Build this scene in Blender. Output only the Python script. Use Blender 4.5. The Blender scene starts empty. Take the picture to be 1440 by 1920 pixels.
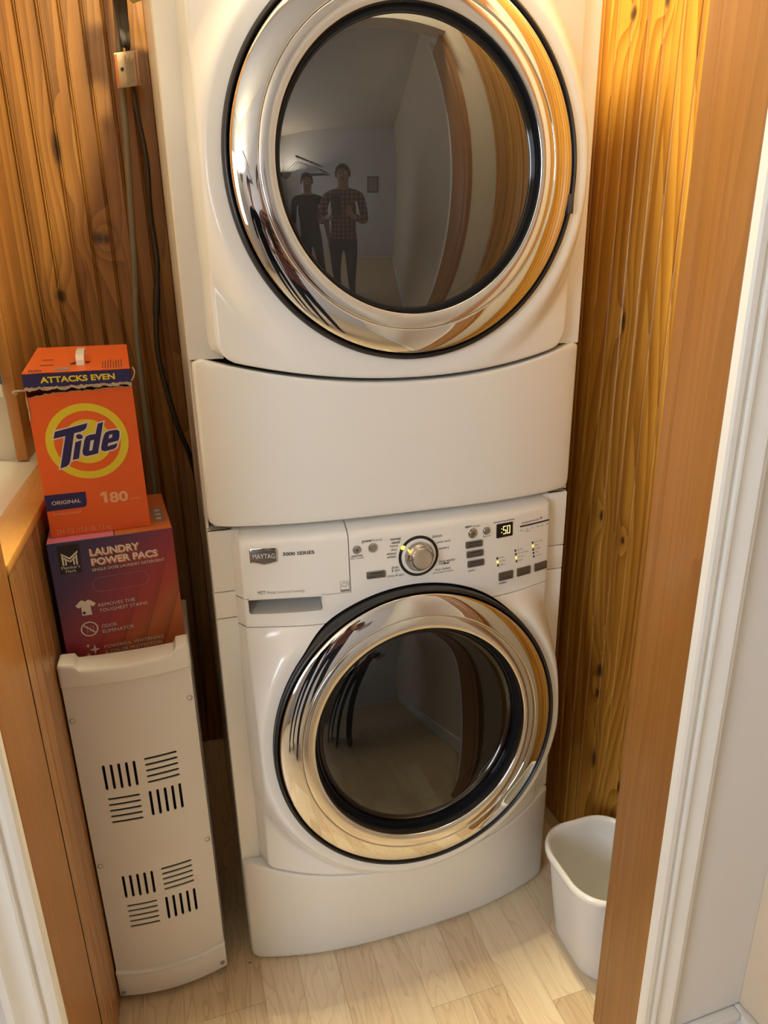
import bpy, bmesh, math, random
from mathutils import Vector, Matrix
PI = math.pi
rnd = random.Random(11)
sc = bpy.context.scene
COL = sc.collection

# ------------------------------------------------------------------ camera
def cam_setup():
    yaw, pitch, roll = math.radians(17.1345), math.radians(18.4812), math.radians(-0.9872)
    f = Vector((math.sin(yaw)*math.cos(pitch), math.cos(yaw)*math.cos(pitch), -math.sin(pitch)))
    r = Vector((math.cos(yaw), -math.sin(yaw), 0)); u = r.cross(f)
    c, s = math.cos(roll), math.sin(roll)
    r2, u2 = c*r + s*u, -s*r + c*u
    cam = bpy.data.cameras.new('camera'); ob = bpy.data.objects.new('camera', cam); COL.objects.link(ob)
    m = Matrix((r2, u2, -f)).transposed().to_4x4(); m.translation = (-0.3729, -1.0965, 1.3469)
    ob.matrix_world = m
    cam.sensor_fit = 'VERTICAL'; cam.sensor_height = 36; cam.lens = 1265.84/1920*36
    cam.clip_start = 0.01
    sc.camera = ob
cam_setup()

# ------------------------------------------------------------------ world, lights, exposure
LAMP_CLOSET = 680.0     # emission of the closet bulb
FILL_ROOM = 600.0       # emission of the uplighter added for soft hall fill
SKY_WINDOW = 6.0        # daylight behind the hall window
w = bpy.data.worlds.new('world'); sc.world = w; w.use_nodes = True
w.node_tree.nodes['Background'].inputs[0].default_value = (0.75, 0.85, 1, 1)
w.node_tree.nodes['Background'].inputs[1].default_value = 1.0
sc.view_settings.view_transform = 'Standard'; sc.view_settings.look = 'None'
sc.view_settings.exposure = 0.25; sc.view_settings.gamma = 1.0
sc.view_settings.use_curve_mapping = False

def area_light(name, loc, direction, sx, sy, power, color):
    l = bpy.data.lights.new(name, 'AREA'); l.shape = 'RECTANGLE'; l.size = sx; l.size_y = sy
    l.energy = power; l.color = color
    o = bpy.data.objects.new(name, l); COL.objects.link(o); o.location = loc
    o.rotation_euler = Vector(direction).to_track_quat('-Z', 'Y').to_euler()
    return o
area_light('window_daylight', (-2.17, -1.75, 1.5), (1, 0.12, -0.1), 1.0, 1.1, 22, (0.80, 0.89, 1.0))

# ------------------------------------------------------------------ helpers
MW = {}
def put(name, data, parent=None, local=False):
    o = bpy.data.objects.new(name, data); COL.objects.link(o)
    if parent is not None:
        o.parent = parent
        if not local and parent.name in MW: o.matrix_parent_inverse = MW[parent.name].inverted()
    MW[o.name] = Matrix.Identity(4) if not local else MW.get(parent.name, Matrix.Identity(4)).copy()
    return o
def tag(o, label=None, cat=None, group=None, kind=None):
    if label: o['label'] = label
    if cat: o['category'] = cat
    if group: o['group'] = group
    if kind: o['kind'] = kind
    return o
def root(name, loc, label, cat, rotz=0, group=None):
    o = bpy.data.objects.new(name, None); COL.objects.link(o)
    o.location = loc; o.rotation_euler = (0, 0, rotz); o.empty_display_size = 0.05
    MW[o.name] = Matrix.Translation(loc) @ Matrix.Rotation(rotz, 4, 'Z')
    return tag(o, label, cat, group)
def finish(me, mat, smooth=40):
    if mat is not None and not me.materials: me.materials.append(mat)
    if smooth:
        me.polygons.foreach_set('use_smooth', [True]*len(me.polygons))
        me.set_sharp_from_angle(angle=math.radians(smooth))
    me.update(); return me
def mk(name, verts, faces, mat, parent=None, smooth=40, local=False):
    me = bpy.data.meshes.new(name); me.from_pydata([tuple(v) for v in verts], [], faces)
    return put(name, finish(me, mat, smooth), parent, local)
def mkbm(name, bm, mat, parent=None, smooth=40, local=False, recalc=False):
    if recalc: bmesh.ops.recalc_face_normals(bm, faces=bm.faces)
    me = bpy.data.meshes.new(name); bm.to_mesh(me); bm.free()
    return put(name, finish(me, mat, smooth), parent, local)
def bm_box(bm, x0, x1, y0, y1, z0, z1):
    vs = [bm.verts.new((x, y, z)) for x in (x0, x1) for y in (y0, y1) for z in (z0, z1)]
    for f in ((0,1,3,2),(4,6,7,5),(0,4,5,1),(2,3,7,6),(0,2,6,4),(1,5,7,3)): bm.faces.new([vs[i] for i in f])
def box(name, x0, x1, y0, y1, z0, z1, mat, parent=None, bev=0.0, seg=2, local=False):
    bm = bmesh.new(); bm_box(bm, x0, x1, y0, y1, z0, z1)
    bmesh.ops.recalc_face_normals(bm, faces=bm.faces)
    if bev: bmesh.ops.bevel(bm, geom=bm.edges[:], offset=bev, segments=seg, profile=0.5, affect='EDGES')
    return mkbm(name, bm, mat, parent, 40, local)
def tube(name, pts, r, mat, parent=None, n=10, local=False):
    pts = [Vector(p) for p in pts]; verts = []; faces = []
    for i, p in enumerate(pts):
        t = (pts[min(i+1, len(pts)-1)] - pts[max(i-1, 0)]).normalized()
        a = t.cross(Vector((0, 1, 0.01)) if abs(t.y) < 0.9 else Vector((1, 0, 0))).normalized(); b = t.cross(a)
        rr = r[i] if isinstance(r, (list, tuple)) else r
        for k in range(n):
            an = 2*PI*k/n; verts.append(p + rr*(math.cos(an)*a + math.sin(an)*b))
    for i in range(len(pts)-1):
        for k in range(n):
            k2 = (k+1) % n; faces.append((i*n+k, i*n+k2, (i+1)*n+k2, (i+1)*n+k))
    faces.append(tuple(range(n-1, -1, -1))); faces.append(tuple((len(pts)-1)*n+k for k in range(n)))
    return mk(name, verts, faces, mat, parent, 60, local)
def smooth_path(pts, n=8):
    out = []; P = [Vector(p) for p in pts]
    for i in range(len(P)-1):
        p0, p1, p2, p3 = P[max(i-1,0)], P[i], P[i+1], P[min(i+2,len(P)-1)]
        for k in range(n):
            t = k/n
            out.append(0.5*((2*p1)+(-p0+p2)*t+(2*p0-5*p1+4*p2-p3)*t*t+(-p0+3*p1-3*p2+p3)*t**3))
    out.append(P[-1]); return out
def lathe(name, prof, frame, mat, parent=None, n=96, smooth=50, local=False, close=False, a0=0.0, a1=2*PI):
    c, ax, ay, nz = [Vector(v) for v in frame]
    full = abs(a1-a0-2*PI) < 1e-6; m = n if full else n+1
    verts = []; faces = []
    for r, h in prof:
        for k in range(m):
            a = a0+(a1-a0)*k/n; verts.append(c + r*(math.cos(a)*ax+math.sin(a)*ay) + h*nz)
    for i in range(len(prof)-1):
        for k in range(n):
            k2 = (k+1) % m; faces.append((i*m+k, i*m+k2, (i+1)*m+k2, (i+1)*m+k))
    if close: faces.append(tuple((len(prof)-1)*m+k for k in range(m)))
    return mk(name, verts, faces, mat, parent, smooth, local)
def sstep(a, b, x):
    t = min(max((x-a)/(b-a), 0), 1); return t*t*(3-2*t)
def interp(x, tab):
    if x <= tab[0][0]: return tab[0][1]
    for (a, b), (c, d) in zip(tab, tab[1:]):
        if x <= c: return b+(d-b)*(x-a)/(c-a)
    return tab[-1][1]

# ------------------------------------------------------------------ materials
def nt(name):
    m = bpy.data.materials.new(name); m.use_nodes = True
    return m, m.node_tree, m.node_tree.nodes['Principled BSDF']
def lk(t, a, b): t.links.new(a, b)
def math_n(t, op, a, b=None, c=None):
    n = t.nodes.new('ShaderNodeMath'); n.operation = op
    for i, v in enumerate((a, b, c)):
        if v is None: continue
        if isinstance(v, (int, float)): n.inputs[i].default_value = v
        else: lk(t, v, n.inputs[i])
    return n.outputs[0]
def comb(t, x, y, z):
    n = t.nodes.new('ShaderNodeCombineXYZ')
    for i, v in enumerate((x, y, z)):
        if isinstance(v, (int, float)): n.inputs[i].default_value = v
        else: lk(t, v, n.inputs[i])
    return n.outputs[0]
def noise(t, vec, scale, detail=2, rough=0.5, out=0):
    n = t.nodes.new('ShaderNodeTexNoise'); lk(t, vec, n.inputs['Vector'])
    n.inputs['Scale'].default_value = scale; n.inputs['Detail'].default_value = detail; n.inputs['Roughness'].default_value = rough
    return n.outputs[out]
def ramp(t, fac, stops):
    n = t.nodes.new('ShaderNodeValToRGB'); lk(t, fac, n.inputs[0]); e = n.color_ramp.elements
    while len(e) < len(stops): e.new(0.5)
    for el, (p, c) in zip(e, stops): el.position = p; el.color = (*c, 1)
    return n.outputs[0]
def mixc(t, fac, a, b, mode='MIX'):
    n = t.nodes.new('ShaderNodeMix'); n.data_type = 'RGBA'; n.blend_type = mode
    for sock, v in ((n.inputs['Factor'], fac), (n.inputs['A'], a), (n.inputs['B'], b)):
        if isinstance(v, (int, float)): sock.default_value = v
        elif isinstance(v, tuple): sock.default_value = (*v, 1)
        else: lk(t, v, sock)
    # colour sockets live at index 6/7 for RGBA
    for idx, v in ((6, a), (7, b)):
        s = n.inputs[idx]
        if isinstance(v, tuple): s.default_value = (*v, 1)
        elif not isinstance(v, (int, float)): lk(t, v, s)
    return n.outputs[2]
def bump(t, b, height, strength=0.2, dist=0.002):
    n = t.nodes.new('ShaderNodeBump'); n.inputs['Strength'].default_value = strength; n.inputs['Distance'].default_value = dist
    lk(t, height, n.inputs['Height']); lk(t, n.outputs[0], b.inputs['Normal'])
def pm(name, col, rough=0.5, metal=0.0, spec=0.5, coat=0.0, var=0.04, vscale=6.0):
    """plain painted / moulded material with a little procedural unevenness"""
    m, t, b = nt(name)
    geo = t.nodes.new('ShaderNodeNewGeometry').outputs['Position']
    nz = noise(t, geo, vscale, 3)
    dark = tuple(max(0, c*(1-var)) for c in col)
    lk(t, ramp(t, nz, [(0.35, dark), (0.65, col)]), b.inputs['Base Color'])
    b.inputs['Roughness'].default_value = rough; b.inputs['Metallic'].default_value = metal
    b.inputs['Specular IOR Level'].default_value = spec; b.inputs['Coat Weight'].default_value = coat
    return m
def emit(name, col, strength):
    m, t, b = nt(name)
    b.inputs['Base Color'].default_value = (*col, 1)
    b.inputs['Emission Color'].default_value = (*col, 1); b.inputs['Emission Strength'].default_value = strength
    return m
def wood(name, axis, dark, mid, light, pitch=0.09, knots=(), ring=38.0, rough=0.36, off=0.0, straight=False, lengthwise='Z'):
    """pine with cathedral grain; axis = world axis across the boards; knots = (across, z, half width, half height)"""
    m, t, b = nt(name)
    sp = t.nodes.new('ShaderNodeSeparateXYZ'); lk(t, t.nodes.new('ShaderNodeNewGeometry').outputs['Position'], sp.inputs[0])
    a = sp.outputs[axis]; z = sp.outputs[lengthwise]; oth = sp.outputs['Y' if axis == 'X' else 'X']
    a = math_n(t, 'ADD', a, off)
    pid = math_n(t, 'FLOOR', math_n(t, 'DIVIDE', a, pitch))
    wn = t.nodes.new('ShaderNodeTexWhiteNoise'); wn.noise_dimensions = '1D'; lk(t, pid, wn.inputs['W'])
    r = wn.outputs['Value']
    warp = noise(t, comb(t, math_n(t, 'MULTIPLY', a, 6.0 if straight else 3.2), math_n(t, 'MULTIPLY', r, 37.0), math_n(t, 'MULTIPLY', z, 0.30 if straight else 0.42)), 1.6, 1, 0.4)
    ph = math_n(t, 'ADD', math_n(t, 'MULTIPLY', a, ring), math_n(t, 'MULTIPLY', warp, 14.0 if straight else 11.0))
    ph = math_n(t, 'ADD', ph, math_n(t, 'MULTIPLY', r, 9.0))
    kfac = None
    for (ka, kz, ha, hz) in knots:
        da = math_n(t, 'DIVIDE', math_n(t, 'SUBTRACT', a, ka+off), ha); dz = math_n(t, 'DIVIDE', math_n(t, 'SUBTRACT', z, kz), hz)
        d2 = math_n(t, 'ADD', math_n(t, 'MULTIPLY', da, da), math_n(t, 'MULTIPLY', dz, dz))
        g = math_n(t, 'EXPONENT', math_n(t, 'MULTIPLY', d2, -0.07))
        ph = math_n(t, 'ADD', ph, math_n(t, 'MULTIPLY', g, 1.3))
        k = math_n(t, 'EXPONENT', math_n(t, 'MULTIPLY', math_n(t, 'MULTIPLY', d2, d2), -0.8))
        kfac = k if kfac is None else math_n(t, 'MAXIMUM', kfac, k)
    fr = math_n(t, 'FRACT', ph)
    tri = math_n(t, 'MULTIPLY', math_n(t, 'POWER', fr, 1.6), 1.0)
    fine = noise(t, comb(t, math_n(t, 'MULTIPLY', a, 260.0), math_n(t, 'MULTIPLY', oth, 60.0), math_n(t, 'MULTIPLY', z, 5.0)), 1.0, 3, 0.6)
    broad = noise(t, comb(t, math_n(t, 'MULTIPLY', a, 9.0), math_n(t, 'MULTIPLY', r, 11.0), math_n(t, 'MULTIPLY', z, 1.3)), 1.0, 2)
    f = math_n(t, 'ADD', math_n(t, 'MULTIPLY', tri, 0.13 if straight else 0.28), math_n(t, 'MULTIPLY', fine, 0.30 if straight else 0.22))
    f = math_n(t, 'ADD', f, math_n(t, 'MULTIPLY', broad, 0.52))
    f = math_n(t, 'ADD', f, math_n(t, 'MULTIPLY', math_n(t, 'SUBTRACT', r, 0.5), 0.16))
    c = ramp(t, f, [(0.22, light), (0.5, mid), (0.85, dark)])
    if kfac is not None: c = mixc(t, math_n(t, 'MULTIPLY', kfac, 0.93), c, (0.035, 0.014, 0.006))
    lk(t, c, b.inputs['Base Color'])
    b.inputs['Roughness'].default_value = rough; b.inputs['Coat Weight'].default_value = 0.15; b.inputs['Coat Roughness'].default_value = 0.25
    bump(t, b, f, 0.12, 0.001)
    return m

PINE_D, PINE_M, PINE_L = (0.16, 0.057, 0.008), (0.38, 0.162, 0.020), (0.61, 0.320, 0.050)
M = {}
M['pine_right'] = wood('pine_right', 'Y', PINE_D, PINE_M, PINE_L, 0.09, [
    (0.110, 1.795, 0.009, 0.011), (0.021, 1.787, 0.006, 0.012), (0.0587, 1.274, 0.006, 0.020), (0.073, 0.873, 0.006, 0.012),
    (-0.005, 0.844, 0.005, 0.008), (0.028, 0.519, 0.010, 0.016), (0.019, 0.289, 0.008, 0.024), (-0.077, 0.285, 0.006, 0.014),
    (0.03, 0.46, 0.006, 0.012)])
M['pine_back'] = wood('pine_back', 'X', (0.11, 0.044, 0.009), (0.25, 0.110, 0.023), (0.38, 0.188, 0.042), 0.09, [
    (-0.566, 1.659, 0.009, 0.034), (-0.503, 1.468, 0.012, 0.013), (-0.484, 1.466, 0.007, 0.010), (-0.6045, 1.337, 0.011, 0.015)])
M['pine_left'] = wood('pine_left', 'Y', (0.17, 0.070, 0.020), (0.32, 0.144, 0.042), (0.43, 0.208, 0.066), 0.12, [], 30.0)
M['pine_jamb'] = wood('pine_jamb', 'Y', (0.19, 0.072, 0.014), (0.30, 0.122, 0.024), (0.40, 0.178, 0.038), 0.4, [], 55.0, 0.42, 0.7, True)
M['pine_cap'] = wood('pine_cap', 'X', (0.30, 0.13, 0.03), (0.52, 0.25, 0.06), (0.62, 0.33, 0.09), 0.4, [], 60.0, 0.4, 0.2, True, 'Y')
M['pine_trim'] = wood('pine_trim', 'Y', (0.20, 0.075, 0.018), (0.40, 0.165, 0.04), (0.52, 0.24, 0.06), 0.3, [], 25.0, 0.4, 0.1, True)
M['oak'] = wood('oak', 'X', (0.22, 0.09, 0.025), (0.42, 0.19, 0.055), (0.5, 0.26, 0.085), 0.3, [], 30.0, 0.4, 0.3)
M['enamel'] = pm('enamel', (0.80, 0.80, 0.77), 0.22, 0, 0.5, 0.25, 0.015, 3)
M['enamel_side'] = pm('enamel_side', (0.80, 0.79, 0.75), 0.25, 0, 0.5, 0.2, 0.02, 3)
M['console'] = pm('console', (0.82, 0.815, 0.78), 0.34, 0, 0.5, 0, 0.012, 3)
M['tray'] = pm('tray', (0.42, 0.42, 0.40), 0.4)
M['gasket'] = pm('gasket', (0.012, 0.012, 0.013), 0.35)
M['chrome'] = pm('chrome', (0.70, 0.69, 0.67), 0.035, 1.0, 0.5, 0, 0.03, 20)
M['satin'] = pm('satin', (0.72, 0.70, 0.67), 0.13, 1.0, 0.5, 0, 0.05, 30)
M['black_gloss'] = pm('black_gloss', (0.010, 0.011, 0.014), 0.08)
M['drum'] = pm('drum', (0.45, 0.44, 0.42), 0.3, 1.0)
M['rubber'] = pm('rubber', (0.03, 0.03, 0.032), 0.5)
M['knob'] = pm('knob', (0.52, 0.50, 0.48), 0.16, 1.0)
M['knob_cap'] = pm('knob_cap', (0.62, 0.60, 0.57), 0.10, 1.0)
M['button'] = pm('button', (0.16, 0.15, 0.14), 0.35, 0.6)
M['button_dark'] = pm('button_dark', (0.05, 0.048, 0.045), 0.4)
M['button_round'] = pm('button_round', (0.34, 0.33, 0.31), 0.25, 0.8)
M['ink'] = pm('ink', (0.03, 0.03, 0.032), 0.6)
M['ink_grey'] = pm('ink_grey', (0.22, 0.21, 0.20), 0.6)
M['ink_red'] = pm('ink_red', (0.36, 0.16, 0.12), 0.6)
M['white_ring'] = pm('white_ring', (0.82, 0.80, 0.77), 0.3)
M['led'] = emit('led', (1.0, 0.86, 0.10), 1.0)
M['digit'] = emit('digit', (1.0, 0.85, 0.35), 1.2)
M['plaster'] = pm('plaster', (0.76, 0.73, 0.695), 0.75, 0, 0.3, 0, 0.03, 5)
M['plaster_room'] = pm('plaster_room', (0.70, 0.68, 0.67), 0.75, 0, 0.3, 0, 0.03, 4)
M['cream_wall'] = pm('cream_wall', (0.74, 0.62, 0.47), 0.7, 0, 0.3, 0, 0.03, 4)
M['white_paint'] = pm('white_paint', (0.82, 0.80, 0.75), 0.38, 0, 0.5, 0, 0.03, 9)
M['ceiling'] = pm('ceiling', (0.66, 0.60, 0.52), 0.8)
M['abs'] = pm('abs', (0.76, 0.735, 0.70), 0.42, 0, 0.5, 0, 0.015, 4)
M['abs_white'] = pm('abs_white', (0.80, 0.785, 0.75), 0.25, 0, 0.5, 0.1, 0.015, 4)
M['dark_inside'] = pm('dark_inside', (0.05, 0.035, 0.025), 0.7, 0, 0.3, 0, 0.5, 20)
M['screw'] = pm('screw', (0.40, 0.36, 0.31), 0.4, 0.3)
M['bin'] = pm('bin', (0.76, 0.745, 0.72), 0.42, 0, 0.5, 0, 0.03, 12)
M['black_cord'] = pm('black_cord', (0.018, 0.016, 0.014), 0.5)
M['grey_tube'] = pm('grey_tube', (0.20, 0.185, 0.15), 0.45)
M['strap'] = pm('strap', (0.05, 0.042, 0.036), 0.6)
M['cardboard'] = pm('cardboard', (0.50, 0.40, 0.28), 0.85, 0, 0.2, 0, 0.25, 90)
M['tide_orange'] = pm('tide_orange', (0.78, 0.125, 0.018), 0.40, 0, 0.5, 0, 0.04, 8)
M['tide_yellow'] = pm('tide_yellow', (0.74, 0.60, 0.030), 0.42, 0, 0.5, 0, 0.03)
M['tide_navy'] = pm('tide_navy', (0.022, 0.018, 0.115), 0.40)
M['print_white'] = pm('print_white', (0.72, 0.66, 0.58), 0.5)
M['print_peach'] = pm('print_peach', (0.85, 0.42, 0.22), 0.5)
M['print_grey'] = pm('print_grey', (0.30, 0.24, 0.22), 0.5)
M['print_orange'] = pm('print_orange', (0.62, 0.17, 0.05), 0.5)
M['print_black'] = pm('print_black', (0.012, 0.010, 0.014), 0.5)
M['pink'] = pm('pink', (0.72, 0.22, 0.36), 0.5)
M['paper'] = pm('paper', (0.56, 0.47, 0.33), 0.7, 0, 0.3, 0, 0.1, 40)
M['foil_paper'] = pm('foil_paper', (0.70, 0.56, 0.28), 0.4, 0.2, 0.5, 0, 0.3, 60)
M['skin'] = pm('skin', (0.55, 0.30, 0.20), 0.5)
M['denim'] = pm('denim', (0.030, 0.045, 0.085), 0.85, 0, 0.2, 0, 0.3, 60)
M['navy_shirt'] = pm('navy_shirt', (0.012, 0.014, 0.024), 0.9, 0, 0.2)
M['hair'] = pm('hair', (0.05, 0.035, 0.025), 0.6)
M['metal_rod'] = pm('metal_rod', (0.35, 0.30, 0.26), 0.3, 0.8)
M['hanger'] = pm('hanger', (0.62, 0.60, 0.60), 0.4)
M['hanger_dark'] = pm('hanger_dark', (0.04, 0.035, 0.035), 0.4)
M['phone'] = pm('phone', (0.02, 0.02, 0.022), 0.2)
M['sky_pane'] = emit('sky_pane', (0.75, 0.86, 1.0), SKY_WINDOW)
def glass_mat(name, tint, ior, haze):
    m = bpy.data.materials.new(name); m.use_nodes = True; t = m.node_tree; t.nodes.clear()
    out = t.nodes.new('ShaderNodeOutputMaterial'); mx = t.nodes.new('ShaderNodeMixShader')
    fr = t.nodes.new('ShaderNodeFresnel'); fr.inputs['IOR'].default_value = ior
    tr = t.nodes.new('ShaderNodeBsdfTransparent'); tr.inputs[0].default_value = (*tint, 1)
    gl = t.nodes.new('ShaderNodeBsdfGlossy'); gl.inputs['Color'].default_value = (0.95, 0.95, 0.95, 1); gl.inputs['Roughness'].default_value = 0.012
    di = t.nodes.new('ShaderNodeBsdfDiffuse'); di.inputs[0].default_value = (0.10, 0.092, 0.082, 1); m2 = t.nodes.new('ShaderNodeMixShader'); m2.inputs[0].default_value = haze
    lk(t, tr.outputs[0], m2.inputs[1]); lk(t, di.outputs[0], m2.inputs[2])
    lk(t, fr.outputs[0], mx.inputs[0]); lk(t, m2.outputs[0], mx.inputs[1]); lk(t, gl.outputs[0], mx.inputs[2]); lk(t, mx.outputs[0], out.inputs[0])
    return m
M['dryer_glass'] = glass_mat('dryer_glass', (0.08, 0.075, 0.07), 2.0, 0.30)
M['washer_glass'] = glass_mat('washer_glass', (0.15, 0.14, 0.13), 1.6, 0.04)
def plaid():
    m, t, b = nt('plaid')
    tc = t.nodes.new('ShaderNodeNewGeometry').outputs['Position']
    sp = t.nodes.new('ShaderNodeSeparateXYZ'); lk(t, tc, sp.inputs[0])
    def stripes(s, f): return math_n(t, 'GREATER_THAN', math_n(t, 'FRACT', math_n(t, 'MULTIPLY', s, f)), 0.62)
    fx = math_n(t, 'ADD', stripes(sp.outputs[0], 22), stripes(sp.outputs[2], 22))
    lk(t, ramp(t, math_n(t, 'MULTIPLY', fx, 0.5), [(0.0, (0.10, 0.025, 0.028)), (0.5, (0.22, 0.10, 0.10)), (1.0, (0.42, 0.34, 0.33))]), b.inputs['Base Color'])
    b.inputs['Roughness'].default_value = 0.9
    return m
M['plaid'] = plaid()
def floor_mat():
    m, t, b = nt('maple_laminate')
    oi = t.nodes.new('ShaderNodeObjectInfo').outputs['Random']
    sp = t.nodes.new('ShaderNodeSeparateXYZ'); lk(t, t.nodes.new('ShaderNodeNewGeometry').outputs['Position'], sp.inputs[0])
    r = math_n(t, 'MULTIPLY', oi, 31.0)
    warp = noise(t, comb(t, math_n(t, 'MULTIPLY', sp.outputs[0], 9.0), math_n(t, 'MULTIPLY', sp.outputs[1], 1.6), r), 1.5, 2)
    ph = math_n(t, 'FRACT', math_n(t, 'ADD', math_n(t, 'MULTIPLY', sp.outputs[0], 35.0), math_n(t, 'MULTIPLY', warp, 16.0)))
    line = math_n(t, 'POWER', ph, 5.0)
    fine = noise(t, comb(t, math_n(t, 'MULTIPLY', sp.outputs[0], 150.0), math_n(t, 'MULTIPLY', sp.outputs[1], 6.0), r), 1.0, 3)
    f = math_n(t, 'ADD', math_n(t, 'MULTIPLY', line, 0.30), math_n(t, 'MULTIPLY', fine, 0.40))
    f = math_n(t, 'ADD', f, math_n(t, 'MULTIPLY', oi, 0.48))
    lk(t, ramp(t, f, [(0.15, (0.83, 0.69, 0.48)), (0.5, (0.72, 0.56, 0.36)), (0.95, (0.50, 0.35, 0.20))]), b.inputs['Base Color'])
    b.inputs['Roughness'].default_value = 0.4
    return m
M['maple'] = floor_mat()
def pacs_mat():
    m, t, b = nt('pacs_print')
    tc = t.nodes.new('ShaderNodeTexCoord').outputs['Object']
    sp = t.nodes.new('ShaderNodeSeparateXYZ'); lk(t, tc, sp.inputs[0])
    u = math_n(t, 'DIVIDE', sp.outputs[0], 0.2); v = math_n(t, 'DIVIDE', sp.outputs[2], 0.235)
    d = math_n(t, 'ADD', math_n(t, 'MULTIPLY', u, 0.62), math_n(t, 'MULTIPLY', math_n(t, 'SUBTRACT', 1.0, v), 0.80))
    base = ramp(t, d, [(0.12, (0.035, 0.036, 0.115)), (0.36, (0.075, 0.035, 0.095)), (0.66, (0.26, 0.030, 0.050)), (0.86, (0.36, 0.042, 0.030)), (1.25, (0.40, 0.10, 0.025))])
    # soft diagonal rays fanning towards the upper right
    q = math_n(t, 'ADD', math_n(t, 'MULTIPLY', math_n(t, 'SUBTRACT', u, math_n(t, 'MULTIPLY', v, 0.62)), 5.2), math_n(t, 'MULTIPLY', math_n(t, 'MULTIPLY', u, v), 1.0))
    fr = math_n(t, 'FRACT', q)
    ray = math_n(t, 'MULTIPLY', math_n(t, 'POWER', fr, 3.0), math_n(t, 'MULTIPLY', sstep_node(t, 0.45, 0.95, d), 0.45))
    lk(t, mixc(t, ray, base, (0.10, 0.012, 0.03)), b.inputs['Base Color'])
    b.inputs['Roughness'].default_value = 0.38
    return m
def sstep_node(t, a, b, x):
    n = t.nodes.new('ShaderNodeMapRange'); n.interpolation_type = 'SMOOTHSTEP'
    n.inputs[1].default_value = a; n.inputs[2].default_value = b; lk(t, x, n.inputs[0]); return n.outputs[0]
M['pacs'] = pacs_mat()
def curtain_mat():
    m, t, b = nt('curtain_print')
    p = t.nodes.new('ShaderNodeNewGeometry').outputs['Position']
    n = noise(t, p, 28, 2)
    lk(t, ramp(t, n, [(0.40, (0.72, 0.70, 0.66)), (0.50, (0.62, 0.60, 0.55)), (0.54, (0.05, 0.11, 0.28)), (0.62, (0.10, 0.16, 0.34)), (0.66, (0.70, 0.68, 0.64))]), b.inputs['Base Color'])
    b.inputs['Roughness'].default_value = 0.9
    return m
M['curtain'] = curtain_mat()

# ------------------------------------------------------------------ printed lettering and flat shapes
def curve_mesh(c):
    o = bpy.data.objects.new('tmp', c); COL.objects.link(o)
    dg = bpy.context.evaluated_depsgraph_get()
    me = bpy.data.meshes.new_from_object(o.evaluated_get(dg))
    bpy.data.objects.remove(o); bpy.data.curves.remove(c)
    return me
def pm_map(me, fn, name, mat, parent, local):
    for v in me.vertices: v.co = fn(v.co.x, v.co.y)
    me.materials.clear(); me.name = name
    return put(name, finish(me, mat, 0), parent, local)
def text(s, x0, z0, width, mat, parent, fn, bold=0.0, shear=0.0, height=None, name='lettering', local=False, space=1.0):
    c = bpy.data.curves.new('t', 'FONT'); c.body = s; c.size = 1.0; c.offset = bold; c.shear = shear; c.resolution_u = 3; c.space_character = space
    me = curve_mesh(c)
    xs = [v.co.x for v in me.vertices]; ys = [v.co.y for v in me.vertices]
    k = width/(max(xs)-min(xs)); kz = k if height is None else height/(max(ys)-min(min(ys), 0))
    lo = min(xs)
    return pm_map(me, lambda a, b: fn(x0+(a-lo)*k, z0+b*kz), name, mat, parent, local)
def shape(polys, mat, parent, fn, name='print', offset=0.0, local=False):
    c = bpy.data.curves.new('s', 'CURVE'); c.dimensions = '2D'; c.fill_mode = 'BOTH'; c.offset = offset
    for P in polys:
        s = c.splines.new('POLY'); s.points.add(len(P)-1); s.use_cyclic_u = True
        for pt, q in zip(s.points, P): pt.co = (q[0], q[1], 0, 1)
    return pm_map(curve_mesh(c), fn, name, mat, parent, local)
def ell(cx, cy, rx, ry, n=40, rot=0.0, rev=False):
    P = []
    for k in range(n):
        a = 2*PI*k/n*(-1 if rev else 1); x, y = rx*math.cos(a), ry*math.sin(a)
        P.append((cx+x*math.cos(rot)-y*math.sin(rot), cy+x*math.sin(rot)+y*math.cos(rot)))
    return P
def rrect(x0, x1, z0, z1, r, n=5):
    P = []
    for cx, cz, a in ((x1-r, z1-r, 0), (x0+r, z1-r, PI/2), (x0+r, z0+r, PI), (x1-r, z0+r, 1.5*PI)):
        for k in range(n+1):
            b = a+PI/2*k/n; P.append((cx+r*math.cos(b), cz+r*math.sin(b)))
    return P
def chaikin(P, n=2):
    for _ in range(n):
        Q = []
        for i in range(len(P)):
            a, b = P[i], P[(i+1) % len(P)]
            Q += [(0.75*a[0]+0.25*b[0], 0.75*a[1]+0.25*b[1]), (0.25*a[0]+0.75*b[0], 0.25*a[1]+0.75*b[1])]
        P = Q
    return P
# ------------------------------------------------------------------ the setting
XL, XR, YB, ZC = -0.606, 0.475, 0.78, 2.75
XLU = -0.68            # upper part of the left wall, set back behind the ledge
PITCH = 0.045
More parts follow.
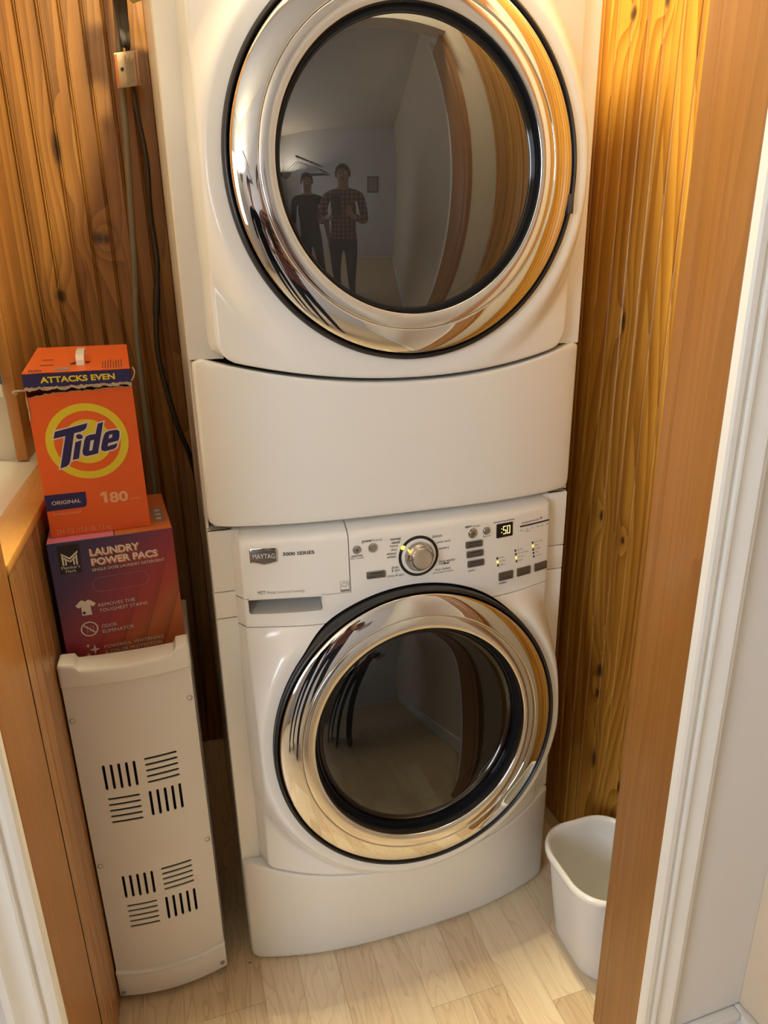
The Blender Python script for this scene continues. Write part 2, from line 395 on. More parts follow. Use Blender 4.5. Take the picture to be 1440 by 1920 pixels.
# floor: base slab and laminate strips
fl = box('floor', -2.3, 0.6, -3.2, 0.9, -0.06, -0.003, M['maple']); tag(fl, 'pale maple laminate floor laid in narrow strips', None, None, 'structure')
edges = [-0.6395+0.0775*i for i in range(15)]
def strip(x0, x1, y0, y1):
    box('floor_strip', x0+0.00025, x1-0.00025, y0+0.00025, y1-0.00025, -0.0029, 0.0+rnd.uniform(-0.00012, 0), M['maple'], fl)
cuts = {2: (-0.098,), 3: (-0.098,), 4: (-0.46,), 5: (-0.52,), 6: (-0.40,), 7: (-0.57,), 8: (-0.2125,), 9: (-0.2125,), 10: (-0.53,), 11: (-0.273,), 12: (-0.41,)}
for i in range(14):
    ys = [-0.9]+sorted(cuts.get(i, (-0.3,)))+[0.14 + 0.06*(i % 3)]
    if ys[1]-ys[0] > 0.55: ys.insert(1, ys[1]-0.41)
    for a, b in zip(ys, ys[1:]): strip(edges[i], edges[i+1], a, b)
box('floor_dust', -0.352, -0.346, -0.006, -0.0045, 0.0, 0.0006, M['strap'], fl)

# bead boards
def bead_mesh(name, mat, z0, z1, flip):
    pr = [(0, 0), (0.0325, 0), (0.0340, 0.0048), (0.0352, 0.0016), (0.0372, -0.0004), (0.0392, 0.0016), (0.0404, 0.0048), (0.0419, 0), (0.0444, 0), (0.0450, 0.003)]
    verts = []; faces = []
    for z in (z0, z1):
        for a, d in pr: verts.append((a, d, z))
    n = len(pr)
    for i in range(n-1): faces.append((i, i+1, n+i+1, n+i) if not flip else (i, n+i, n+i+1, i+1))
    me = bpy.data.meshes.new(name); me.from_pydata(verts, [], faces); return finish(me, mat, 25)
def bead_wall(parent, mesh, n, start, rotz):
    for i in range(n):
        o = put('board', mesh, parent); o.rotation_euler = (0, 0, rotz)
        o.location = start(i)
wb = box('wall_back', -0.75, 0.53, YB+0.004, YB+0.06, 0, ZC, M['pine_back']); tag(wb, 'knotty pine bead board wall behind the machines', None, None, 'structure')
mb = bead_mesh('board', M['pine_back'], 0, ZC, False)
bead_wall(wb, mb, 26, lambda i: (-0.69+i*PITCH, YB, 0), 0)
wr = box('wall_right', XR+0.004, XR+0.06, -0.36, YB+0.06, 0, ZC, M['pine_right']); tag(wr, 'honey pine bead board wall right of the machines', None, None, 'structure')
mr = bead_mesh('board', M['pine_right'], 0, ZC, False)
bead_wall(wr, mr, 25, lambda i: (XR, YB-i*PITCH, 0), -PI/2)
# left wall: low pine-clad part with a ledge on top, upper wall set back
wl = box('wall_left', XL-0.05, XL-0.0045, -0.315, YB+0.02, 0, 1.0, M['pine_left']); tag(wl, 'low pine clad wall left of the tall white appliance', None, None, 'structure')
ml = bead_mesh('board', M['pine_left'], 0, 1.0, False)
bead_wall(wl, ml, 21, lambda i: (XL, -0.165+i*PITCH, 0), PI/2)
box('cap_board', XL-0.052, XL+0.0015, -0.1655, YB, 0.992, 1.008, M['pine_cap'], wl, 0.003)
box('ledge', -1.05, XL-0.0525, -0.30, YB, 0.985, 1.006, M['white_paint'], wl, 0.002)
wlu = box('wall_left_upper', -1.12, -1.05, -0.30, YB+0.06, 0.9, ZC, M['plaster']); tag(wlu, 'white plaster wall beyond the ledge at the left', None, None, 'structure')
box('reveal', -1.05, -0.7025, 0.50, 0.56, 1.006, ZC, M['plaster'], wlu)
box('casing_board', -0.702, XLU, 0.462, 0.480, 1.008, ZC, M['pine_trim'], wlu, 0.002)
box('casing_board', -0.702, XLU-0.001, 0.4803, 0.62, 1.008, ZC, M['pine_trim'], wlu, 0.003)
box('casing_board', -0.700, XLU-0.004, 0.6205, YB-0.001, 1.008, ZC, M['pine_trim'], wlu, 0.003)
# left door post
tp = box('trim_1', XL-0.03, XL, -0.327, -0.166, 0, 2.06, M['pine_jamb'], None, 0.004, 3); tag(tp, 'flat stained wood door jamb along the left edge', None, None, 'structure')
# right door jamb: wide face board and narrow stop behind it
tj = box('trim_2', 0.264, 0.288, -0.4405, -0.3535, 0, 2.06, M['pine_jamb'], None, 0.0025, 3); tag(tj, 'flat stained wood door jamb right of the waste bin', None, None, 'structure')
box('jamb_stop', 0.2655, 0.288, -0.3530, -0.330, 0, 2.06, M['pine_jamb'], tj, 0.002)
# moulded white casings
def casing(name, x0, sgn, y, prof, z1, label):
    """prof: (distance from opening, projection towards the hall)"""
    n = len(prof); verts = []; faces = []
    for z in (0, z1):
        for a, d in prof: verts.append((x0+sgn*a, y-d, z))
    for i in range(n): faces.append((i, (i+1) % n, n+(i+1) % n, n+i))
    faces += [tuple(range(n)), tuple(range(2*n-1, n-1, -1))]
    bm = bmesh.new(); vs = [bm.verts.new(v) for v in verts]
    for f in faces: bm.faces.new([vs[i] for i in f])
    o = mkbm(name, bm, M['white_paint'], None, 35, recalc=True); return tag(o, label, None, None, 'structure')
CP = [(0, 0), (0, 0.0115), (0.003, 0.0145), (0.011, 0.0152), (0.0125, 0.0105), (0.021, 0.0105), (0.0225, 0.0145), (0.026, 0.0152), (0.030, 0.0125), (0.038, 0.0105),
      (0.046, 0.0125), (0.052, 0.0165), (0.0555, 0.0175), (0.0585, 0.0155), (0.0645, 0.0145), (0.0665, 0.012), (0.0665, 0)]
casing('trim_3', 0.264, 1, -0.4405, CP, 2.125, 'fluted white door casing at the right edge')
casing('trim_4', XL-0.001, -1, -0.327, CP, 2.125, 'fluted white door casing in the lower left corner')
# hall walls
tag(box('wall_front_right', 0.2885, 0.62, -0.4400, -0.365, 0, ZC, M['plaster']), 'white plaster wall right of the door casing', None, None, 'structure')
tag(box('wall_front_left', -2.3, XL-0.031, -0.3265, -0.301, 0, ZC, M['plaster_room']), 'white hall wall left of the doorway', None, None, 'structure')
tag(box('wall_front_head', XL-0.0305, 0.288, -0.3550, -0.301, 2.0605, ZC, M['plaster_room']), 'white hall wall above the doorway', None, None, 'structure')
tag(box('wall_room_right', 0.492, 0.56, -3.2, -0.4405, 0, ZC, M['cream_wall']), 'cream hall wall running towards the viewer on the right', None, None, 'structure')
tag(box('wall_room_back', -2.3, 0.56, -3.26, -3.2, 0, ZC, M['plaster_room']), 'white hall wall behind the viewer', None, None, 'structure')
wrl = box('wall_room_left', -2.30, -2.24, -3.2, -0.327, 0, 0.95, M['plaster_room']); tag(wrl, 'white hall wall with a window far to the left', None, None, 'structure')
for a in ((-3.2, -2.26, 0.95, 2.05), (-1.24, -0.327, 0.95, 2.05), (-3.2, -0.327, 2.05, ZC)):
    box('wall_piece', -2.30, -2.24, a[0], a[1], a[2], a[3], M['plaster_room'], wrl)
tag(box('ceiling', -2.3, 0.6, -3.26, 0.84, ZC, ZC+0.05, M['ceiling']), 'pale ceiling above hall and closet', None, None, 'structure')
bb = box('baseboard_right', 0.334, 0.478, -0.4555, -0.4405, 0, 0.098, M['white_paint'], None, 0.004); tag(bb, 'white baseboard in the lower right corner', None, None, 'structure')
box('cap_moulding', 0.334, 0.478, -0.4600, -0.4405, 0.081, 0.0975, M['white_paint'], bb, 0.003)
bb2 = box('baseboard_hall', 0.4785, 0.4918, -3.0, -0.4405, 0, 0.098, M['white_paint'], None, 0.003); tag(bb2, 'white baseboard along the cream hall wall', None, None, 'structure')
box('cap_moulding', 0.4745, 0.4918, -3.0, -0.4605, 0.083, 0.101, M['white_paint'], bb2, 0.003)
# window in the hall
wi = box('window_1', -2.275, -2.265, -2.26, -1.24, 0.95, 2.05, M['sky_pane']); tag(wi, 'bright hall window behind the clothes hangers', None, None, 'structure')
for (a, b, c, d) in ((-2.26, -2.20, 0.95, 2.05), (-1.30, -1.24, 0.95, 2.05), (-2.2, -1.3, 0.95, 1.01), (-2.2, -1.3, 1.99, 2.05), (-2.2, -1.3, 1.48, 1.52), (-1.77, -1.73, 1.01, 1.99)):
    box('window_frame', -2.264, -2.235, a, b, c, d, M['white_paint'], wi, 0.003)
# open oak door in the hall
do = box('door_1', -1.76, -1.72, -1.12, -0.36, 0.01, 2.03, M['oak'], None, 0.003); tag(do, 'open oak door standing against the hall wall', None, None, 'structure')
lathe('door_knob', [(0.0, 0.05), (0.018, 0.05), (0.027, 0.035), (0.022, 0.018), (0.01, 0.012), (0.01, 0)], ((-1.72, -1.06, 0.98), (0, 1, 0), (0, 0, 1), (1, 0, 0)), M['satin'], do, 24)

# ------------------------------------------------------------------ machine surfaces
CW = [(0, .047), (.1, .068), (.25, .092), (.57, .075), (.8, .055), (.98, .045)]
def gx(x): return 1-min(abs(x)/.343, 1)**2.5
def y_wash(x, z):
    y = -interp(z, CW)*gx(x)
    if z > 0.938: y += 0.030*((z-0.938)/0.025)**2
    return y
def zb(x): return 1.255-0.050*(1-min(abs(x)/.343, 1)**2)       # curved seam below the dryer door
def zs(x): return 0.268-0.030*(1-min(abs(x)/.343, 1)**2)       # curved seam below the washer door
WC = Vector((0, -0.103, 0.565)); WS = 0.12                      # washer door centre and lean
DC = Vector((0, -0.060, 1.510))
def y_dryer_body(x, z): return -interp(z, [(.97, .045), (1.25, .055), (2, .050)])*(1-min(abs(x)/.343, 1)**2.8)
def y_dryer(x, z):
    r = math.hypot(x-DC.x, z-DC.z); b = 1-sstep(0.292, 0.336, r)
    y0 = y_dryer_body(x, z)
    return y0+(min(DC.y+0.004, y0)-y0)*b
def y_washer(x, z):
    r = math.hypot(x, (z-WC.z)); b = (1-sstep(0.290, 0.345, r))*(1-sstep(0.74, 0.80, z))
    y0 = y_wash(x, z); yp = WC.y+WS*(z-WC.z)+0.010
    return y0+(min(yp, y0)-y0)*b
def radius(inside, cx, cz, th):
    lo, hi = 0.0, 1.2
    for _ in range(40):
        m = (lo+hi)/2
        if inside(cx+m*math.cos(th), cz+m*math.sin(th)): lo = m
        else: hi = m
    return lo
def polar(inside, cx, cz, r0, yf, n=180, rings=22, er=0.006, angles=None):
    """front skin of a panel: a fan of quads from a round opening (or the middle) to its outline"""
    bm = bmesh.new(); rows = []
    ths = [2*PI*k/n for k in range(n)] if angles is None else angles
    n = len(ths)
    R = [radius(inside, cx, cz, a) for a in ths]
    ts = [i/rings for i in range(rings)]
    for t in ts+[('e', er), ('e', er*0.6), ('e', er*0.3), ('e', er*0.08), ('e', 0)]:
        row = []
        for a, Rm in zip(ths, R):
            if isinstance(t, tuple): r = Rm-t[1]; d = t[1]
            else: r = r0+(Rm-er-r0)*t; d = er
            x, z = cx+r*math.cos(a), cz+r*math.sin(a)
            y = yf(x, z)+(er*(1-math.sqrt(max(0, 1-(1-d/er)**2))) if d < er else 0)
            row.append(bm.verts.new((x, y, z)))
        rows.append(row)
        if not isinstance(t, tuple) and t == 0 and r0 < 1e-6:
            for v in row[1:]: bm.verts.remove(v)
            rows[-1] = [row[0]]*n
    for A, B in zip(rows, rows[1:]):
        for k in range(n):
            k2 = (k+1) % n
            if A[k] is A[k2]: bm.faces.new((A[k], B[k2], B[k]))
            else: bm.faces.new((A[k], A[k2], B[k2], B[k]))
    bmesh.ops.recalc_face_normals(bm, faces=bm.faces)
    if sum(f.normal.y for f in bm.faces) > 0: bmesh.ops.reverse_faces(bm, faces=bm.faces)
    return bm
def skirt(bm, yback, flare=0.0, fx=None, keep=None):
    es = [e for e in bm.edges if e.is_boundary and (keep is None or keep(e))]
    r = bmesh.ops.extrude_edge_only(bm, edges=es)
    for v in r['geom']:
        if isinstance(v, bmesh.types.BMVert):
            v.co.y = yback if not callable(yback) else yback(v.co)
            if fx and abs(v.co.x) > fx: v.co.x += math.copysign(flare, v.co.x)
def piece(src, planes):
    bm = src.copy()
    for co, no in planes:
        bmesh.ops.bisect_plane(bm, geom=bm.verts[:]+bm.edges[:]+bm.faces[:], plane_co=co, plane_no=no, clear_outer=True, clear_inner=False)
    return bm
def rounded(x, z, x0, x1, z0, z1, r):
    if not (x0 < x < x1 and z0 < z < z1): return False
    dx = max(x0+r-x, x-(x1-r), 0); dz = max(z0+r-z, z-(z1-r), 0)
    return dx*dx+dz*dz < r*r or dx == 0 or dz == 0
def cabinet(name, z0, z1, parent):
    s = [(-0.343, 0.0115), (-0.343, 0.0125), (-0.3395, 0.014), (-0.3395, 0.020), (-0.343, 0.022), (-0.343, 0.030), (-0.341, 0.032), (-0.341, 0.052), (-0.343, 0.055), (-0.343, 0.62), (-0.340, 0.623), (-0.340, 0.70)]
    pr = s+[(-x, y) for x, y in reversed(s)]
    n = len(pr); verts = [(x, y, z) for z in (z0, z1) for x, y in pr]
    faces = [(i, (i+1) % n, n+(i+1) % n, n+i) for i in range(n-1)] + [tuple(range(n-1, -1, -1)), tuple(range(n, 2*n))]
    return mk(name, verts, faces, M['enamel_side'], parent, 25)
def front_frame(parent, z0, z1, zcut):
    """flat strips beside the raised front"""
    for s in (-1, 1):
        for a, b in zip(zcut, zcut[1:]):
            xa, xb = sorted((s*0.2900, s*0.3430))
            box('side_strip', xa, xb, 0.0050, 0.0112, a+0.0006, b-0.0006, M['enamel'], parent, 0.002)
def door(parent, frame, name_glass, glass, bulge, lab, R, rimh, hb):
    c, ax, ay, nz = frame
    d = lathe('door_gasket', [(0.2745, -0.055), (0.2742, 0.000), (0.2725, 0.004), (0.2695, 0.005), (0.2670, 0.002), (0.2655, -0.006), (0.2655, -0.05)], frame, M['gasket'], parent, 128)
    ring = lathe('door_ring', [(0.2650, -0.03), (0.2650, 0.0020), (0.2646, 0.0036), (0.2634, 0.0048), (0.2600, 0.0066), (0.2560, 0.0084), (0.2520, 0.0099), (0.2480, 0.0112), (0.2440, 0.0123), (0.2400, 0.0132), (0.2350, 0.0141), (0.2300, 0.0148), (0.2284, 0.0150), (0.2274, 0.0146), (0.2268, 0.0132)],
                 frame, M['chrome'], parent, 160, 60)
    tag(ring, lab)
    lathe('inner_ring', [(0.2267, 0.0130), (0.2263, 0.0146), (0.2252, 0.0152), (0.2150, 0.0152), (0.2052, 0.0152), (0.2038, 0.0143), (0.2031, 0.0120), (0.2030, -0.002)], frame, M['satin'], ring, 128, 50)
    lathe('dark_bezel', [(0.2034, hb+0.0125), (0.2026, hb+0.004), (0.2010, hb-0.001), (R+0.003, hb-0.001), (R+0.001, hb+0.001), (R-0.003, hb+0.001)], frame, M['black_gloss'], ring, 128, 60)
    k = 28; pr = []
    for i in range(k+1):
        r = R*math.cos(PI/2*i/k); q = (r/R)**2; pr.append((max(r, 1e-4), hb+bulge*(1-q)+rimh*(1-q**7)))
    lathe(name_glass, pr, frame, glass, ring, 128, 80)
    return ring
def drum(parent, frame, depth):
    dr = lathe('drum', [(0.2735, -0.03), (0.262, -0.035), (0.205, -0.06), (0.205, -0.09), (0.26, -0.095), (0.262, -depth), (0.25, -depth-0.02), (0.10, -depth-0.03), (0.0001, -depth-0.03)], frame, M['drum'], parent, 64)
    lathe('door_seal', [(0.2740, -0.03), (0.235, -0.030), (0.212, -0.050), (0.200, -0.055), (0.200, -0.075), (0.215, -0.085)], frame, M['rubber'], dr, 64)
    c, ax, ay, nz = [Vector(v) for v in frame]
    for k in range(3):
        a = 2*PI*k/3+0.5; e = math.cos(a)*ax+math.sin(a)*ay; tgt = -math.sin(a)*ax+math.cos(a)*ay
        verts = []
        for h in (-0.10, -depth+0.01):
            for (rr, s) in ((0.261, -0.045), (0.225, -0.02), (0.200, 0.0), (0.225, 0.02), (0.261, 0.045)): verts.append(c+e*rr+tgt*s+nz*h)
        mk('baffle', verts, [(0, 1, 6, 5), (1, 2, 7, 6), (2, 3, 8, 7), (3, 4, 9, 8), (0, 1, 2, 3, 4), (9, 8, 7, 6, 5)], M['drum'], dr, 30)

# ------------------------------------------------------------------ washer
W = root('washing_machine', (0, 0.33, 0), 'white front loading washer with a round chrome door and control panel, under the dryer', 'washer')
cabinet('cabinet', 0.012, 0.962, W)
front_frame(W, 0.27, 0.955, (0.262, 0.7985, 0.849, 0.9615))
wf = (WC, Vector((1, 0, 0)), Vector((0, WS, 1)).normalized(), Vector((0, -1, WS)).normalized())
# outline of the raised front
XW = 0.296
def in_front(x, z): return abs(x) < XW and zs(x)+0.0015 < z < 0.9625
base = polar(in_front, 0, WC.z, 0.2745, y_washer, 240, 26, 0.005)
ZSEAM = 0.7868
def fin(bm, name, mat, parent):
    # an opening towards the door stays open; every other border turns back to the cabinet
    keep = lambda e: not all(abs(math.hypot(v.co.x, v.co.z-WC.z)-0.2745) < 0.002 for v in e.verts)
    rim = [e for e in bm.edges if e.is_boundary and not keep(e)]
    skirt(bm, lambda co: 0.0105 if abs(co.x) > XW-0.012 else co.y+0.014, 0.014, XW-0.0115, keep)
    if rim:
        rim = [e for e in rim if e.is_valid and e.is_boundary]
        r = bmesh.ops.extrude_edge_only(bm, edges=rim)
        for v in r['geom']:
            if isinstance(v, bmesh.types.BMVert): v.co.y += 0.035
    return mkbm(name, bm, mat, parent, 38)
fin(piece(base, [((0, 0, ZSEAM-0.0008), (0, 0, 1))]), 'front_panel', M['enamel'], W)
up = piece(base, [((0, 0, ZSEAM+0.0008), (0, 0, -1))])
XD, ZD = -0.1135, 0.8400
drawer = fin(piece(up, [((XD-0.0009, 0, 0), (1, 0, 0)), ((0, 0, ZD+0.0009), (0, 0, -1))]), 'detergent_drawer', M['console'], W)
con = fin(piece(up, [((XD+0.0009, 0, 0), (-1, 0, 0))]), 'control_panel', M['console'], W)
lowleft = piece(up, [((XD+0.0009, 0, 0), (1, 0, 0)), ((0, 0, ZD-0.0003), (0, 0, 1))])
HX0, HX1, HZ = -0.2885, -0.1635, 0.8115
fin(piece(lowleft, [((HX0, 0, 0), (1, 0, 0))]), 'panel_corner', M['console'], con)
fin(piece(lowleft, [((HX1, 0, 0), (-1, 0, 0))]), 'panel_corner', M['console'], con)
fin(piece(lowleft, [((HX0, 0, 0), (-1, 0, 0)), ((HX1, 0, 0), (1, 0, 0)), ((0, 0, HZ), (0, 0, 1))]), 'panel_corner', M['console'], con)
lowleft.free(); up.free(); base.free()
def on_w(lift=0.0005):
    return lambda x, z: Vector((x, y_wash(x, z)-lift, z))
# finger recess below the drawer
nx = 14; verts = []; faces = []
for i in range(nx+1):
    x = HX0+(HX1-HX0)*i/nx; yb = y_wash(x, 0.82)
    verts += [(x, yb+0.0005, HZ), (x, yb+0.020, HZ+0.006), (x, yb+0.034, HZ+0.016), (x, yb+0.036, ZD+0.004)]
for i in range(nx):
    for k in range(3): faces.append((i*4+k, i*4+k+1, i*4+k+5, i*4+k+4))
faces += [(0, 3, 2, 1), (nx*4, nx*4+1, nx*4+2, nx*4+3)]
mk('finger_recess', verts, faces, M['tray'], drawer, 45)
shape([rrect(HX0-0.003, HX1+0.003, HZ-0.004, ZD-0.0015, 0.006), list(reversed(rrect(HX0+0.0005, HX1-0.0005, HZ+0.0005, ZD+0.0030, 0.005)))], M['white_ring'], drawer, on_w(0.0008), 'recess_rim')
# badge
BG = [(-0.2795, 0.9290), (-0.2768, 0.9325), (-0.2365, 0.9325), (-0.2342, 0.9290), (-0.2350, 0.9085), (-0.2370, 0.9070), (-0.2570, 0.9030), (-0.2775, 0.9070), (-0.2795, 0.9085)]
def inset(P, d):
    cx = sum(p[0] for p in P)/len(P); cz = sum(p[1] for p in P)/len(P)
    return [(p[0]+(cx-p[0])*d/0.020*0.9, p[1]+(cz-p[1])*d/0.013) for p in P]
def plate(P, h0, h1, mat, parent, name, fn=y_wash, bevel=0.0012):
    n = len(P); P2 = inset(P, bevel); verts = []
    for Q, h in ((P, h0), (P, h1-bevel*0.6), (P2, h1)):
        verts += [(x, fn(x, z)-h, z) for x, z in Q]
    faces = []
    for k in range(2): faces += [(k*n+i, k*n+(i+1) % n, (k+1)*n+(i+1) % n, (k+1)*n+i) for i in range(n)]
    faces.append(tuple(range(2*n, 3*n)))
    bm = bmesh.new(); vs = [bm.verts.new(v) for v in verts]
    for f in faces: bm.faces.new([vs[i] for i in f])
    return mkbm(name, bm, mat, parent, 30, recalc=True)
bd = plate(BG, 0, 0.003, M['knob_cap'], drawer, 'badge')
plate(inset(BG, 0.0016), 0.003, 0.0034, M['button'], bd, 'badge_field')
text('MAYTAG', -0.2747, 0.9152, 0.0360, M['white_ring'], bd, on_w(0.0040), 0.0, 0, 0.0085)
text('3000 SERIES', -0.2255, 0.9172, 0.0530, M['ink'], drawer, on_w(), 0.022, 0, 0.0063)
text('MCT', -0.2710, 0.8490, 0.0125, M['ink'], drawer, on_w(), 0.0, 0, 0.0060)
text('Maytag Commercial Technology', -0.2555, 0.8497, 0.0630, M['ink_grey'], drawer, on_w(), -0.005, 0, 0.0055)
shape([rrect(-0.1315, -0.1155, 0.8425, 0.8620, 0.0004), list(reversed(rrect(-0.1309, -0.1161, 0.8431, 0.8614, 0.0004)))], M['ink_grey'], drawer, on_w(), 'energy_mark')
shape([rrect(-0.1309, -0.1161, 0.8431, 0.8465, 0.0004)], M['ink_grey'], drawer, on_w(), 'energy_mark')
shape([[(-0.130, 0.8545), (-0.127, 0.8585), (-0.1225, 0.860), (-0.118, 0.8580), (-0.1168, 0.8545), (-0.1178, 0.8545), (-0.119, 0.8572), (-0.1225, 0.8592), (-0.1265, 0.8577), (-0.129, 0.8545)]], M['ink_grey'], drawer, on_w(), 'energy_mark')
text('energy', -0.1298, 0.8520, 0.0115, M['ink_grey'], drawer, on_w(), 0.0, 0.3)
# round things on the console, wrapped to its curve
def knob_part(name, cx, cz, prof, mat, parent, n=48, tilt=1.0):
    verts = []; faces = []; y0 = y_wash(cx, cz); dyz = (y_wash(cx, cz+0.01)-y_wash(cx, cz-0.01))/0.02; dyx = (y_wash(cx+0.01, cz)-y_wash(cx-0.01, cz))/0.02
    nrm = Vector((dyx, -1, dyz)).normalized(); ax = Vector((1, dyx, 0)).normalized(); ay = nrm.cross(ax)*-1
    if ay.z < 0: ay = -ay
    return lathe(name, prof, ((cx, y0, cz), ax, ay, nrm), mat, parent, n, 35)
DX, DZ = 0.0125, 0.8915
dial = knob_part('dial_ring', DX, DZ, [(0.0375, 0), (0.0375, 0.0012), (0.0368, 0.0016), (0.0325, 0.0016), (0.0322, 0.001)], M['black_gloss'], con, 64)
knob_part('dial_disc', DX, DZ, [(0.0324, 0.0006), (0.0322, 0.0022), (0.0268, 0.0022), (0.0262, 0.001)], M['white_ring'], dial, 64)
kn = knob_part('dial_knob', DX, DZ, [(0.0268, 0.001), (0.0268, 0.006), (0.0262, 0.0085), (0.0235, 0.0125), (0.0205, 0.017), (0.0192, 0.021), (0.0186, 0.0215), (0.0180, 0.0205)], M['knob'], dial, 64)
knob_part('dial_cap', DX, DZ, [(0.0181, 0.0195), (0.0178, 0.0218), (0.0172, 0.0226), (0.006, 0.0230), (0.0001, 0.0231)], M['knob_cap'], kn, 64)
plate(ell(DX-0.0292, DZ+0.0195, 0.0044, 0.0033, 12, 0.8), 0.0012, 0.0022, M['led'], dial, 'pointer_light', bevel=0.0003)
plate(ell(DX-0.0205, DZ+0.0152, 0.0016, 0.0024, 10, 0.6), 0.006, 0.0138, M['led'], kn, 'pointer_mark', bevel=0.0003)
def rbutton(cx, cz, r, ringr):
    b = knob_part('round_button', cx, cz, [(r, 0.0004), (r, 0.0024), (r*0.9, 0.0032), (r*0.6, 0.0034), (0.0001, 0.0034)], M['button_round'], con, 32)
    knob_part('button_ring', cx, cz, [(ringr, 0), (ringr, 0.0007), (ringr*0.95, 0.0011), (r*1.02, 0.0011), (r*1.0, 0.0004)], M['knob_cap'] if ringr > r*1.2 else M['ink_grey'], b, 32)
    return b
b = rbutton(-0.0993, 0.9166, 0.0066, 0.0074); knob_part('button_mark', -0.0993, 0.9166, [(0.0016, 0.0033), (0.0015, 0.0038), (0.0001, 0.0038)], M['ink'], b, 12)
rbutton(-0.0708, 0.9172, 0.0068, 0.0090)
b = rbutton(0.1190, 0.9190, 0.0073, 0.0096); knob_part('button_mark', 0.1190, 0.9190, [(0.0018, 0.0033), (0.0017, 0.0038), (0.0001, 0.0038)], M['ink'], b, 12)
rbutton(0.1476, 0.9197, 0.0067, 0.0074)
def sbutton(x0, x1, z0, z1, slot, words=None):
    b = plate(rrect(x0, x1, z0, z1, 0.0016, 3), 0, 0.0030, M['button'], con, 'rectangular_button', bevel=0.0006)
    if slot: plate(rrect(x0+0.0060, x1-0.0055, z1-0.0038, z1-0.0020, 0.0004, 2), 0.0029, 0.0032, M['ink'], b, 'button_slot', bevel=0.0001)
    if words: text(words, x0+0.005, z0+0.0035, x1-x0-0.010, M['ink'], b, on_w(0.0034), 0.0, 0, 0.0034)
sbutton(-0.0844, -0.0506, 0.8612, 0.8738, True, 'signal on off')
for zc in (0.8984, 0.8797, 0.8608): sbutton(0.1045+(0.8984-zc)*0.105, 0.1385+(0.8984-zc)*0.105, zc-0.0062, zc+0.0062, True, {0.8984: 'extra rinse', 0.8797: 'fresh spin', 0.8608: 'prewash'}[zc])
for x0, s in ((0.1755, 'soil level'), (0.2174, 'wash temp'), (0.2602, 'spin speed')): sbutton(x0, x0+0.0322, 0.8155, 0.8318, False, s)
for s, x0, x1, z, bold, mt, h in (
    ('power', -0.0898, -0.0716, 0.9287, 0.02, 'ink', 0.0052), ('cancel', -0.0680, -0.0540, 0.9287, 0.0, 'ink_grey', 0.0046), ('control lock', -0.1103, -0.0895, 0.9044, 0.012, 'ink', 0.0040), ('hold 3 seconds', -0.1115, -0.0875, 0.9000, 0, 'ink_grey', 0.0040),
    ('normal,', -0.0388, -0.0191, 0.9262, 0.018, 'ink', 0.0062), ('casual', -0.0369, -0.0216, 0.9199, 0.018, 'ink', 0.0052), ('heavy', -0.0400, -0.0248, 0.9140, 0, 'ink', 0.0064), ('duty', -0.0382, -0.0270, 0.9072, 0, 'ink', 0.0064),
    ('whitest', -0.0467, -0.0288, 0.9000, 0, 'ink', 0.0052), ('whites', -0.0462, -0.0298, 0.8940, 0, 'ink', 0.0052), ('drain', -0.0384, -0.0255, 0.8738, 0, 'ink', 0.0052), ('& spin', -0.0384, -0.0235, 0.8684, 0, 'ink', 0.0060), ('rinse & spin', -0.0460, -0.0158, 0.8590, 0, 'ink', 0.0060),
    ('delicate', 0.0388, 0.0581, 0.9214, 0, 'ink', 0.0054), ('quick wash', 0.0468, 0.0745, 0.9102, 0, 'ink', 0.0060), ('sanitary', 0.0519, 0.0717, 0.8978, 0, 'ink', 0.0062), ('clean washer', 0.0507, 0.0840, 0.8729, 0, 'ink', 0.0052), ('with', 0.0511, 0.0585, 0.8688, 0, 'ink', 0.0036), ('affresh', 0.0595, 0.0714, 0.8684, 0.025, 'ink', 0.0050), ('door locked', 0.0438, 0.0734, 0.8581, 0, 'ink', 0.0052), ('press pause to unlock', 0.0401, 0.0792, 0.8534, 0, 'ink', 0.0042),
    ('start', 0.1035, 0.1150, 0.9308, 0.02, 'ink', 0.0046), ('pause', 0.1200, 0.1330, 0.9303, 0, 'ink_red', 0.0044), ('delay start', 0.1401, 0.1576, 0.9079, 0, 'ink_grey', 0.0042), ('estimated time remaining', 0.1623, 0.2080, 0.9312, 0.008, 'ink', 0.0040), ('sensing estimated time', 0.2256, 0.2684, 0.9200, 0.008, 'ink', 0.0040),
    ('options', 0.1098, 0.1236, 0.8463, 0.01, 'ink', 0.0040), ('modifiers', 0.1765, 0.1937, 0.8083, 0.01, 'ink', 0.0040),
    ('filling', 0.2218, 0.2300, 0.9055, 0, 'ink_grey', 0.0036), ('add', 0.2358, 0.2410, 0.9060, 0, 'ink_grey', 0.0033), ('clothes', 0.2335, 0.2460, 0.9015, 0, 'ink_grey', 0.0033), ('wash', 0.2470, 0.2550, 0.9060, 0, 'ink_grey', 0.0030), ('rinse', 0.2605, 0.2685, 0.9060, 0, 'ink_grey', 0.0033), ('spin', 0.2725, 0.2790, 0.9060, 0, 'ink_grey', 0.0038), ('done', 0.2850, 0.2935, 0.9060, 0, 'ink_grey', 0.0033)):
    text(s, x0, z, x1-x0, M[mt], con, on_w(), bold, 0, h)
for cx, cz in ((-0.0695, 0.9308), (0.1172, 0.9330)): plate(ell(cx, cz, 0.0009, 0.0009, 8), 0, 0.0006, M['ink'], con, 'printed_dot', bevel=0.0001)
disp = plate(rrect(0.1690, 0.2050, 0.9010, 0.9282, 0.0015, 3), 0, 0.0010, M['black_gloss'], con, 'time_display', bevel=0.0003)
